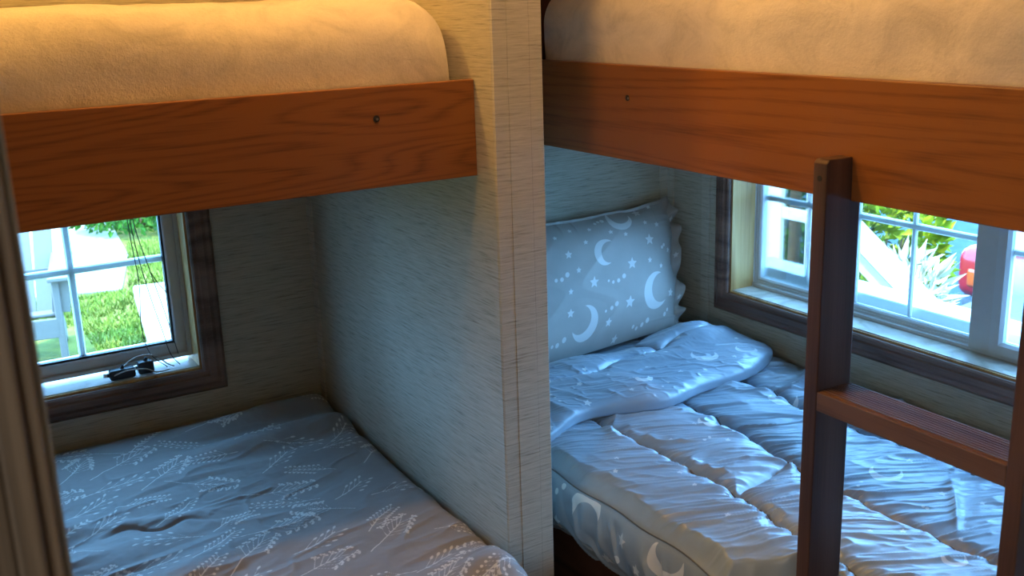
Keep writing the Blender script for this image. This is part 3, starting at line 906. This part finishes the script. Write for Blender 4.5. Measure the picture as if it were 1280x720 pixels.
ww = Yc + 0.28 * Xc
Zc += prof * (0.008 * fbm(Xc * 6, Yc * 6, 2, 82) + 0.0035 * (ridge(Xc * 4, ww * 14, 83) - 0.4) + 0.0032 * ridge(Xc * 14 + Yc * 5, ww * 30, 84) + 0.0016 * ridge(Xc * 30, ww * 70, 85))
# a second lobe bunched at the window end, with a Y-shaped crease
lobe = np.exp(-((Xc - 1.80) / 0.10) ** 2 - ((Yc - 2.09) / 0.065) ** 2)
Zc += 0.028 * lobe * prof
l1 = np.abs((Yc - 2.035) - 0.16 * (Xc - 1.50) - 0.008 * np.sin(Xc * 30))
Zc -= 0.020 * np.exp(-l1 / 0.010) * sstep(1.20, 1.45, Xc) * prof
l2 = np.abs((Xc - 1.66) + 0.55 * (Yc - 2.05))
Zc -= 0.016 * np.exp(-l2 / 0.012) * sstep(2.03, 2.07, Yc) * prof
Zc -= 0.022 * sstep(1.25, 1.10, Xc)
PRc = motif_sdf(Xc, Yc, FOLD)
bottom = np.stack([Xc, Yc, np.full_like(Zc, 0.556)], -1)[:, ::-1]
me = grid_mesh('folded_end', np.stack([Xc, Yc, Zc], -1) - np.array(comf.location), {'print': PRc})
fo = link('folded_end', me, M['star'], comf)
fo['label'] = 'thick folded-back end of the comforter by the pillow'

# ------------------------------------------------------------------ pillow leaning on the back wall
PIL = [('m', 0.367, 0.238, 0.0358, -0.17), ('m', 0.446, 0.333, 0.0395, 1.24), ('m', 0.293, 0.072, 0.0423, 2.53), ('m', 0.54, 0.108, 0.0485, 0.22), ('s', 0.222, 0.31, 0.0082, 1.48), ('s', 0.277, 0.328, 0.0084, 1.48), ('s', 0.337, 0.32, 0.0086, 1.48), ('s', 0.399, 0.295, 0.0098, 1.48), ('s', 0.446, 0.277, 0.0091, 1.47), ('s', 0.31, 0.276, 0.0094, 1.48), ('s', 0.528, 0.248, 0.0179, 1.47), ('s', 0.25, 0.25, 0.0125, 1.48), ('s', 0.453, 0.192, 0.0173, 1.47), ('s', 0.519, 0.191, 0.0093, 1.47), ('s', 0.276, 0.205, 0.0092, 1.48), ('s', 0.323, 0.166, 0.0163, 1.48), ('s', 0.246, 0.156, 0.0091, 1.48), ('s', 0.441, 0.094, 0.0172, 1.47), ('s', 0.245, 0.104, 0.0124, 1.48), ('s', 0.372, 0.058, 0.0123, 1.48), ('s', 0.408, 0.013, 0.0116, 1.47), ('s', 0.518, 0.348, 0.015, 1.47), ('s', 0.569, 0.356, 0.0105, 1.47), ('s', 0.526, 0.304, 0.0094, 1.47), ('s', 0.567, 0.29, 0.0105, 1.47), ('s', 0.604, 0.212, 0.0097, 1.47), ('s', 0.63, 0.166, 0.0098, 1.46), ('s', 0.563, 0.17, 0.0086, 1.47), ('s', 0.6, 0.093, 0.0135, 1.47), ('d', 0.203, 0.192, 0.0049, 1.48), ('d', 0.221, 0.191, 0.0057, 1.48), ('d', 0.239, 0.2, 0.0066, 1.48), ('d', 0.371, 0.161, 0.0035, 1.48), ('d', 0.386, 0.155, 0.0044, 1.48), ('d', 0.404, 0.156, 0.0053, 1.47), ('d', 0.423, 0.164, 0.0063, 1.47), ('d', 0.36, 0.087, 0.0035, 1.48), ('d', 0.379, 0.091, 0.0053, 1.48), ('d', 0.395, 0.098, 0.0062, 1.47), ('d', 0.194, 0.038, 0.004, 1.48), ('d', 0.21, 0.038, 0.0057, 1.48), ('d', 0.23, 0.046, 0.0066, 1.48), ('d', 0.465, 0.03, 0.0046, 1.47), ('d', 0.479, 0.024, 0.0046, 1.47), ('d', 0.497, 0.029, 0.0055, 1.47), ('d', 0.515, 0.036, 0.0065, 1.47), ('d', 0.366, 0.338, 0.0044, 1.48), ('d', 0.378, 0.342, 0.0044, 1.48), ('d', 0.391, 0.342, 0.0062, 1.48), ('d', 0.574, 0.221, 0.0048, 1.47), ('d', 0.583, 0.227, 0.0048, 1.47), ('d', 0.583, 0.04, 0.0058, 1.47), ('d', 0.593, 0.05, 0.0048, 1.47),
       ('m', 0.12, 0.27, 0.04, 0.5), ('m', 0.10, 0.09, 0.04, 2.2), ('s', 0.05, 0.2, 0.016, 1.5), ('s', 0.16, 0.18, 0.012, 1.4), ('s', 0.06, 0.32, 0.011, 1.5)]
PW, PH = 0.64, 0.36
cTL, cTR, cBR, cBL = [np.array(c) for c in ((1.28, 2.355, 0.915), (1.925, 2.362, 0.922), (1.835, 2.205, 0.600), (1.19, 2.17, 0.575))]
uu = np.linspace(0, 1, 320); vv = np.linspace(0, 1, 190)
U, V = np.meshgrid(uu, vv, indexing='ij')
def pil_pos(U, V):
    return ((1 - U) * (1 - V))[..., None] * cBL + (U * (1 - V))[..., None] * cBR + (U * V)[..., None] * cTR + ((1 - U) * V)[..., None] * cTL
base = pil_pos(U, V)
nrm = np.cross(cBR - cBL, cTL - cBL); nrm = nrm / np.linalg.norm(nrm)
if nrm[1] > 0: nrm = -nrm
upv = (cTL - cBL) / np.linalg.norm(cTL - cBL); rtv = (cBR - cBL) / np.linalg.norm(cBR - cBL)
eu = np.minimum(U, 1 - U) * PW; ev = np.minimum(V, 1 - V) * PH
em = np.minimum(eu, ev)
full = (np.clip(eu / 0.17, 0, 1) ** 0.55 if False else (1 - np.exp(-eu / 0.055))) * (1 - np.exp(-ev / 0.05))
puck = np.exp(-em / 0.035)
cre = 0.004 * puck * (ridge(U * 26, V * 3, 91) - 0.4) * sstep(0.5, 1, V) + 0.0045 * puck * (ridge(U * 3, V * 20, 92) - 0.4) * sstep(0.6, 1, U)
soft = 0.006 * fbm(U * 4, V * 3, 2, 93) * full + 0.0022 * (ridge(U * 3 - V * 2, V * 3 + U * 2, 94) - 0.4) * full
edge_u = 0.016 * vnoise(V * 5, U * 0, 95) * sstep(0.85, 1, U)
edge_v = 0.007 * vnoise(U * 9, V * 0, 96) * sstep(0.85, 1, V)
inward = -0.018 * np.sin(np.pi * np.clip(U, 0, 1)) * sstep(0.7, 1, V)
pos = base + rtv * edge_u[..., None] + upv * (edge_v + inward)[..., None]
pil = empty('pillow', tuple((cBL + cBR) / 2), 'grey pillow with white moons and stars leaning on the back wall', 'pillow')
front_ = pos + nrm * (0.070 * full + cre + soft)[..., None]
pr = motif_sdf(U * PW, V * PH, PIL)
me = grid_mesh('pillowcase', front_ - np.array(pil.location), {'print': pr})
link('pillowcase', me, M['starpillow'], pil)
back_ = pos - nrm * (0.022 * full + 0.0006)[..., None]
back_[..., 1] = np.minimum(back_[..., 1], YB - 0.006)
me = grid_mesh('pillow_back', back_[:, ::-1] - np.array(pil.location), {'print': np.full(U.shape, 0.02)})
link('pillow_back', me, M['starpillow'], pil)
# ruffled flange along the right and upper edges
L = 420
s = np.linspace(0, 1, L)
wv = np.linspace(0, 1, 12)
Sg, Wg = np.meshgrid(s, wv, indexing='ij')
rim = np.concatenate([pos[-1, ::1], pos[::-1, -1][1:]], 0)
cum = np.concatenate([[0], np.cumsum(np.linalg.norm(np.diff(rim, axis=0), axis=1))]); cum /= cum[-1]
rp = np.stack([np.interp(s, cum, rim[:, k]) for k in range(3)], -1)
cornr = np.interp(0, [0], [0])
frac = PH / (PH + PW)
wt = sstep(frac - 0.03, frac + 0.03, s)
outd = rtv[None] * (1 - wt)[:, None] + upv[None] * wt[:, None]
wid = (0.024 + 0.012 * vnoise(s * 26, s * 0, 99)) * (1 - wt) + 0.007 * wt + 0.012 * np.exp(-((s - frac) / 0.02) ** 2)
ru = (0.016 * np.sin(s * 62 + 9 * vnoise(s * 11, s * 0, 97)) + 0.010 * vnoise(s * 40, s * 0, 98)) * (1 - wt) + 0.002 * np.sin(s * 120) * wt
fl = rp[:, None] + outd[:, None] * (wid[:, None] * wv[None])[..., None] + nrm * ((ru[:, None] * wv[None] ** 0.8))[..., None]
fl[..., 1] = np.minimum(fl[..., 1], YB - 0.006)
fl[..., 0] = np.minimum(fl[..., 0], XW - 0.008)
me = grid_mesh('flange', fl - np.array(pil.location), {'print': motif_sdf(Sg * 1.0, Wg * 0.03, [('s', 0.08, 0.015, 0.010, 0), ('s', 0.2, 0.014, 0.010, 0), ('s', 0.31, 0.015, 0.011, 0)])})
link('flange', me, M['starpillow'], pil)

# ------------------------------------------------------------------ cords on the left window sill
cd = empty('cord_tangle', (0.44, 2.45, 0.689), 'tangle of thin cords and two black cord locks on the left window sill', 'cord')
zs = 0.6890
def cord_part(pts, r, mat):
    P_ = [Vector(p) for p in pts]
    out = []
    for i in range(len(P_) - 1):
        p0, p1, p2, p3 = P_[max(i - 1, 0)], P_[i], P_[i + 1], P_[min(i + 2, len(P_) - 1)]
        for k in range(8):
            t = k / 8
            out.append(0.5 * ((2 * p1) + (p2 - p0) * t + (2 * p0 - 5 * p1 + 4 * p2 - p3) * t * t + (3 * p1 - p0 - 3 * p2 + p3) * t ** 3))
    out.append(P_[-1])
    bm = bmesh.new(); tube(bm, out, r, 6)
    from_bm('cord', bm, mat, cd, True)
yc_ = 2.450
cord_part([(0.452, yc_, 1.145), (0.455, yc_, 1.02), (0.462, yc_, 0.90), (0.455, yc_, 0.80), (0.466, yc_, 0.73), (0.50, yc_ - 0.01, 0.692)], 0.0011, M['cord'])
cord_part([(0.455, yc_, 1.145), (0.463, yc_, 1.00), (0.480, yc_, 0.88), (0.500, yc_, 0.78), (0.512, yc_, 0.72), (0.53, yc_ - 0.005, 0.690)], 0.0011, M['cord'])
cord_part([(0.460, yc_, 1.145), (0.468, yc_, 1.03), (0.490, yc_, 0.92), (0.515, yc_, 0.80), (0.530, yc_, 0.715)], 0.0011, M['cord'])
cord_part([(0.490, yc_, 0.92), (0.505, yc_, 0.89), (0.523, yc_, 0.862)], 0.0011, M['cord'])
cord_part([(0.40, 2.42, zs + 0.03), (0.43, 2.425, zs + 0.045), (0.47, 2.43, zs + 0.040), (0.50, 2.435, zs + 0.012), (0.515, 2.44, zs + 0.002)], 0.0016, M['cordwhite'])
cord_part([(0.375, 2.42, zs + 0.012), (0.405, 2.41, zs + 0.022), (0.445, 2.41, zs + 0.018), (0.47, 2.415, zs + 0.004), (0.50, 2.42, zs + 0.003)], 0.0016, M['cordwhite'])
for (x0, x1, h, yy) in ((0.368, 0.425, 0.024, 2.43), (0.432, 0.468, 0.030, 2.435)):
    bm = bmesh.new()
    box(bm, (x0, yy - 0.012, zs), (x1, yy + 0.012, zs + h), 0.006, 3)
    cyl(bm, (x0 + 0.004, yy, zs + h * 0.5), (x0 - 0.007, yy, zs + h * 0.55), 0.006, 0.004, 10)
    cyl(bm, ((x0 + x1) / 2, yy, zs + h - 0.002), ((x0 + x1) / 2 + 0.004, yy, zs + h + 0.008), 0.005, 0.003, 10)
    o = from_bm('cord_lock', bm, M['black'], cd); o['label'] = 'black plastic cord lock'
    bm = bmesh.new(); cyl(bm, (x0 - 0.006, yy - 0.002, zs + h * 0.55), (x0 - 0.012, yy - 0.003, zs + h * 0.6), 0.0045, n=10)
    from_bm('end_cap', bm, M['cordwhite'], o)

# ------------------------------------------------------------------ outside
GZ = -0.6
M['lawn'] = ground_mat('sunlit lawn', [(0.05, 0.06, 0.012), (0.12, 0.12, 0.02), (0.22, 0.18, 0.05)], 2.2)
M['road'] = ground_mat('asphalt', [(0.016, 0.036, 0.056), (0.024, 0.050, 0.072), (0.036, 0.066, 0.090)], 7.0)
M['gravel'] = ground_mat('gravel drive', [(0.035, 0.032, 0.025), (0.070, 0.062, 0.046), (0.11, 0.095, 0.07)], 11.0)
M['sand'] = plain('pale sand path', (0.28, 0.24, 0.17), 0.9)
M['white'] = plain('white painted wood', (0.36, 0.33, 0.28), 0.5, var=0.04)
M['porch'] = plain('porch white lifted for sun', (0.80, 0.79, 0.76), 0.5, var=0.02)  # the white wood's paint, made brighter to stand for direct sun
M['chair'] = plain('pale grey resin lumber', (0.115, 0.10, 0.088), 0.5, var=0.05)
M['bark'] = plain('bark', (0.10, 0.055, 0.018), 0.9, var=0.4, nscale=18)
M['leafgreen'] = plain('green leaves', (0.04, 0.11, 0.008), 0.6, spec=0.1, var=0.6, nscale=9)
M['leafyellow'] = plain('yellow green leaves', (0.17, 0.20, 0.008), 0.6, spec=0.1, var=0.6, nscale=9)
M['leafglare'] = plain('sun-glare white leaves', (0.45, 0.40, 0.28), 0.6, var=0.1)  # white stands for sun glare on the leaves
M['grass'] = plain('grass blades', (0.12, 0.15, 0.02), 0.8, spec=0.05, var=0.5, nscale=3)
M['red'] = plain('red car paint', (0.24, 0.008, 0.012), 0.22, var=0.03)
M['tyre'] = plain('black rubber', (0.02, 0.024, 0.028), 0.7)
M['bumper'] = plain('dark plastic bumper', (0.05, 0.065, 0.08), 0.5)
M['amber'] = plain('amber lamp lens', (0.34, 0.055, 0.012), 0.12)
M['chrome'] = plain('wheel metal', (0.6, 0.6, 0.62), 0.25, metal=0.9)
M['carglass'] = plain('dark car glass', (0.03, 0.04, 0.05), 0.08)

bm = bmesh.new(); box(bm, (-14, -14, GZ - 0.3), (30, 30, GZ)); struct('lawn_ground', bm, M['lawn'])
bm = bmesh.new(); box(bm, (5.45, -10, GZ), (16, 14, GZ + 0.015)); struct('road', bm, M['road'])
bm = bmesh.new(); box(bm, (3.5, -10, GZ), (5.45, 3.6, GZ + 0.012)); struct('driveway', bm, M['gravel'])
bm = bmesh.new()
vs = [bm.verts.new((x, y, GZ + 0.012)) for x, y in ((-1, 9.0), (0.75, 8.6), (1.45, 8.4), (1.75, 9.6), (1.95, 11.5), (3.2, 13.5), (-1, 15))]
bm.faces.new(vs)
bmesh.ops.extrude_face_region(bm, geom=bm.faces[:])
for v in vs: v.co.z = GZ - 0.02
struct('path', bm, M['sand'])

def blades(name, n, xr, yr, h, mat, label, keep=lambda x, y: True, seed=1):
    r = np.random.RandomState(seed)
    V, F = [], []
    while len(F) < n:
        x, y = r.uniform(*xr), r.uniform(*yr)
        if not keep(x, y): continue
        a = r.uniform(0, 6.28); hh = h * r.uniform(0.5, 1.2); w = 0.006
        lean = r.normal(0, 0.4, 2) * hh
        i = len(V)
        V += [(x - w * math.cos(a), y - w * math.sin(a), GZ), (x + w * math.cos(a), y + w * math.sin(a), GZ), (x + lean[0], y + lean[1], GZ + hh)]
        F.append((i, i + 1, i + 2))
    o = link(name, tri_mesh(name, V, F), mat)
    return tag(o, label, 'grass', kind='stuff')
blades('grass', 30000, (0.4, 3.4), (5.4, 12.5), 0.045, M['grass'], 'short sunlit grass on the lawn outside the left window',
       keep=lambda x, y: not (y > 8.4 and x < 1.5 + (y - 8.4) * 0.2) and not (0.98 < x < 1.78 and y < 6.75) and not (x < 1.0 and 6.4 < y < 7.6) and math.hypot(x - 2.15, y - 10.9) > 0.8)

def leafy(bm, center, rad, n, size, seed, narrow=0.45, up=0.0):
    r = np.random.RandomState(seed)
    for _ in range(n):
        d = r.normal(0, 1, 3); d /= np.linalg.norm(d)
        p = Vector(center) + Vector(d * np.array(rad) * r.uniform(0.5, 1.0) ** 0.6)
        ax = Vector(d * 0.7 + r.normal(0, 0.6, 3) + np.array([0, 0, up])).normalized()
        sd = ax.cross(Vector(r.normal(0, 1, 3))).normalized()
        nn = ax.cross(sd)
        s = size * r.uniform(0.6, 1.25)
        q = [p, p + ax * s * 0.45 + sd * s * narrow / 2 + nn * s * 0.08, p + ax * s, p + ax * s * 0.45 - sd * s * narrow / 2 + nn * s * 0.08]
        v = [bm.verts.new(c) for c in q]
        bm.faces.new((v[0], v[1], v[2])); bm.faces.new((v[0], v[2], v[3]))

def shrub(loc, rad, n, size, mat, label, seed, narrow=0.45, up=0.0, group=None):
    root = empty('shrub', (loc[0], loc[1], GZ), label, 'shrub', group)
    bm = bmesh.new(); leafy(bm, loc, rad, n, size, seed, narrow, up)
    from_bm('foliage', bm, mat, root)
    bm = bmesh.new()
    r = random.Random(seed)
    for k in range(5):
        tube(bm, [(loc[0] + r.uniform(-0.04, 0.04), loc[1] + r.uniform(-0.04, 0.04), GZ), (loc[0] + r.uniform(-0.4, 0.4) * rad[0], loc[1] + r.uniform(-0.4, 0.4) * rad[1], loc[2] + rad[2] * 0.3)], [0.014, 0.006], 6)
    from_bm('stem', bm, M['bark'], root)
    return root
shrub((2.15, 10.9, -0.30), (0.75, 0.7, 0.34), 2600, 0.09, M['leafgreen'], 'bright green low bush at the far edge of the lawn outside the left window', 3)

# slatted garden armchair, seen through the left window
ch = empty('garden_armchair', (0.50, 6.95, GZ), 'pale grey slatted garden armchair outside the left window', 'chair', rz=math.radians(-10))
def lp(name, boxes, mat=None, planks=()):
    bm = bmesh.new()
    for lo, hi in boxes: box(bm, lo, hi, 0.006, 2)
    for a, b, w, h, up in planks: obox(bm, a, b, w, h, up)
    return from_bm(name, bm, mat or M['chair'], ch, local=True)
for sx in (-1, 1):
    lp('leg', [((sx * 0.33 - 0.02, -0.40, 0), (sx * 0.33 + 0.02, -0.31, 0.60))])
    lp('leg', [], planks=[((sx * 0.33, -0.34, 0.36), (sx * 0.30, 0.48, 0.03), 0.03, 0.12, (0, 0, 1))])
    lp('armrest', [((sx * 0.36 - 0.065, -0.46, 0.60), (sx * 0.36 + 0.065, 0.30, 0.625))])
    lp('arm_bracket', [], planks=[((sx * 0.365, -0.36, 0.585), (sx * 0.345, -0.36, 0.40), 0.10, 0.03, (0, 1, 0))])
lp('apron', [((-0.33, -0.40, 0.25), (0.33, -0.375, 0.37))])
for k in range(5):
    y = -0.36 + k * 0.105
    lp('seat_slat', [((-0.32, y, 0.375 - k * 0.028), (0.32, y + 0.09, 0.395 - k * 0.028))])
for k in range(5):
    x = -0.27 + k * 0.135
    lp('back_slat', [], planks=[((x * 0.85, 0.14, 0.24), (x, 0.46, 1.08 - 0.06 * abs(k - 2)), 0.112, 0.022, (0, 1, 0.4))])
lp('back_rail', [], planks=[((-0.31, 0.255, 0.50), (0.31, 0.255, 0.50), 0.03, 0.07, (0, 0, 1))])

# white plank bench
be = empty('plank_bench', (1.5, 6.1, GZ), 'white plank bench on the grass outside the left window', 'bench')
bm = bmesh.new(); vs = []
for z in (-0.235, -0.150):
    vs.append([bm.verts.new((x, y, z)) for x, y in ((1.03, 5.35), (1.22, 6.68), (1.72, 6.62), (1.72, 5.25))])
bm.faces.new(vs[0][::-1]); bm.faces.new(vs[1])
for k in range(4): bm.faces.new((vs[0][k], vs[0][(k + 1) % 4], vs[1][(k + 1) % 4], vs[1][k]))
bmesh.ops.bevel(bm, geom=bm.edges[:], offset=0.008, segments=2, affect='EDGES')
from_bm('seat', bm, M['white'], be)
for x, y in ((1.14, 5.6), (1.26, 6.5), (1.62, 6.45), (1.62, 5.45)):
    bm = bmesh.new(); box(bm, (x - 0.03, y - 0.03, GZ), (x + 0.03, y + 0.03, -0.235), 0.004, 1); from_bm('leg', bm, M['chair'], be)

# right side: white porch railing with a framed opening, stair handrail, plants, car
pr_ = empty('porch_railing', (3.8, 3.8, GZ), 'white porch railing panel with a small opening outside the right window', 'railing')
def wb(name, parent, *boxes, mat=None):
    bm = bmesh.new()
    for lo, hi in boxes: box(bm, lo, hi, 0.004, 1)
    return from_bm(name, bm, mat or M['white'], parent)
wb('panel', pr_, ((3.775, 3.45, GZ), (3.80, 4.60, 0.115)), mat=M['porch'])
wb('post', pr_, ((3.77, 3.742, 0.115), (3.795, 4.12, 1.1)), mat=M['porch'])
wb('post', pr_, ((3.77, 3.48, 0.115), (3.795, 3.582, 1.1)), mat=M['porch'])
wb('top_rail', pr_, ((3.775, 3.45, 0.405), (3.80, 4.6, 0.46)), mat=M['porch'])
hr = empty('stair_handrail', (3.4, 3.0, GZ), 'white sloping stair handrail outside the right window', 'handrail')
def plank(name, parent, a, b, w, h, mat=None, up=(0, 0, 1)):
    bm = bmesh.new(); obox(bm, a, b, w, h, up)
    return from_bm(name, bm, mat or M['white'], parent)
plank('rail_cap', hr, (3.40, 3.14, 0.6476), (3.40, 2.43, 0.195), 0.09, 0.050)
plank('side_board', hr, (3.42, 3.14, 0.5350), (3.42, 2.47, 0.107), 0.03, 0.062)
o = plank('gap_shadow', hr, (3.425, 3.14, 0.602), (3.425, 2.47, 0.175), 0.012, 0.05, M['bark']); o['label'] = 'dark brown strip standing in for the shadow in the handrail gap'  # bark-brown strip drawn where the rail gap holds only shadow
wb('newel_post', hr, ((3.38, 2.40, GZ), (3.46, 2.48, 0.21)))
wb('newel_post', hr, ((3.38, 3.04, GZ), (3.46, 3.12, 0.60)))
lr = empty('deck_rail', (3.3, 2.8, GZ), 'white horizontal deck rail with a short rising board outside the right window', 'railing')
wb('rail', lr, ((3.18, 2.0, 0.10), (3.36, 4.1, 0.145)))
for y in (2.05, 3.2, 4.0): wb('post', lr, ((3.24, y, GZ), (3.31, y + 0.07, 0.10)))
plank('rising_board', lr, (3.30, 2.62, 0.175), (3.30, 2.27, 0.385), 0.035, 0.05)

shrub((4.75, 3.92, 0.02), (0.45, 0.26, 0.42), 1100, 0.11, M['leafyellow'], 'yellow-green leafy shrub behind the white handrail', 11)
shrub((4.20, 3.30, -0.02), (0.20, 0.13, 0.26), 330, 0.14, M['leafglare'], 'spiky plant, leaves painted white with sun glare, beside the blue asphalt', 12, narrow=0.22, up=0.5)
shrub((5.85, 5.75, -0.05), (0.38, 0.36, 0.55), 1500, 0.10, M['leafgreen'], 'green bush seen through the porch railing opening', 13)
tr = empty('tree_trunk', (4.55, 4.41, GZ), 'slender brown tree trunk behind the porch railing', 'tree')
bm = bmesh.new()
tube(bm, [(4.55, 4.41, GZ), (4.56, 4.41, 0.1), (4.54, 4.40, 0.9), (4.5, 4.42, 1.8)], [0.042, 0.034, 0.03, 0.028], 10)
from_bm('trunk', bm, M['bark'], tr)

# red car: lofted body, only its left end shows in the window
car = empty('red_car', (6.75, 2.15, GZ), 'red car parked on the asphalt outside the right window', 'car')
st = [  # (y, half width, z sill, z shoulder, z top)
    (4.20, 0.60, 0.30, 0.52, 0.58), (4.16, 0.76, 0.22, 0.58, 0.66), (4.05, 0.82, 0.20, 0.66, 0.78), (3.7, 0.86, 0.20, 0.72, 0.88), (3.2, 0.88, 0.20, 0.78, 0.95),
    (2.7, 0.88, 0.20, 0.82, 1.00), (2.1, 0.88, 0.20, 0.85, 1.42), (1.4, 0.88, 0.20, 0.86, 1.48), (0.6, 0.88, 0.20, 0.87, 1.44), (0.1, 0.86, 0.22, 0.86, 1.02), (-0.2, 0.74, 0.28, 0.80, 0.92)]
bm = bmesh.new(); rings = []
for y, hw, zs_, zh, zt in st:
    r_ = [(-hw * 0.92, zs_), (-hw, zs_ + 0.10), (-hw, zh - 0.12), (-hw * 0.95, zh), (-hw * 0.72, zt - 0.03), (-hw * 0.5, zt), (hw * 0.5, zt), (hw * 0.72, zt - 0.03), (hw * 0.95, zh), (hw, zh - 0.12), (hw, zs_ + 0.10), (hw * 0.92, zs_)]
    rings.append([bm.verts.new((6.75 + x, y, GZ + z)) for x, z in r_])
for a, b in zip(rings, rings[1:]):
    for k in range(12): bm.faces.new((a[k], a[(k + 1) % 12], b[(k + 1) % 12], b[k]))
bm.faces.new(rings[0]); bm.faces.new(rings[-1][::-1])
bmesh.ops.subdivide_edges(bm, edges=bm.edges[:], cuts=1, use_grid_fill=True, smooth=0.6)
from_bm('body', bm, M['red'], car, True)
bm = bmesh.new(); box(bm, (5.90, 3.98, GZ + 0.12), (7.60, 4.30, GZ + 0.46), 0.09, 4)
from_bm('bumper', bm, M['red'], car, True)
bm = bmesh.new(); box(bm, (5.95, 3.98, GZ + 0.02), (7.55, 4.27, GZ + 0.14), 0.03, 3)
o = from_bm('lower_lip', bm, M['bumper'], car, True); o['label'] = 'dark plastic lower lip'
for x in (5.890, 7.55):
    bm = bmesh.new(); box(bm, (x, 4.10, GZ + 0.20), (x + 0.06, 4.20, GZ + 0.33), 0.025, 3)
    o = from_bm('corner_lamp', bm, M['amber'], car, True); o['label'] = 'amber corner lamp'
for x in (5.86, 7.44):
    for y in (3.45, 0.75):
        bm = bmesh.new(); cyl(bm, (x, y, GZ + 0.32), (x + 0.20, y, GZ + 0.32), 0.305, n=28)
        bmesh.ops.bevel(bm, geom=bm.edges[:], offset=0.02, segments=2, affect='EDGES')
        wh = from_bm('wheel', bm, M['tyre'], car, True)
        xo = x - 0.006 if x < 6.5 else x + 0.186
        bm = bmesh.new(); cyl(bm, (xo, y, GZ + 0.32), (xo + 0.02, y, GZ + 0.32), 0.19, n=24); from_bm('hubcap', bm, M['chrome'], wh)
for sx in (-1, 1):
    bm = bmesh.new()
    v = [bm.verts.new((6.75 + sx * x, y, GZ + z)) for x, y, z in ((0.83, 2.45, 0.90), (0.70, 2.05, 1.34), (0.70, 0.65, 1.36), (0.83, 0.25, 0.92))]
    w_ = [bm.verts.new(p.co + Vector((sx * 0.02, 0, 0))) for p in v]
    bm.faces.new(v); bm.faces.new(w_[::-1])
    for k in range(4): bm.faces.new((v[k], v[(k + 1) % 4], w_[(k + 1) % 4], w_[k]))
    from_bm('side_window', bm, M['carglass'], car)
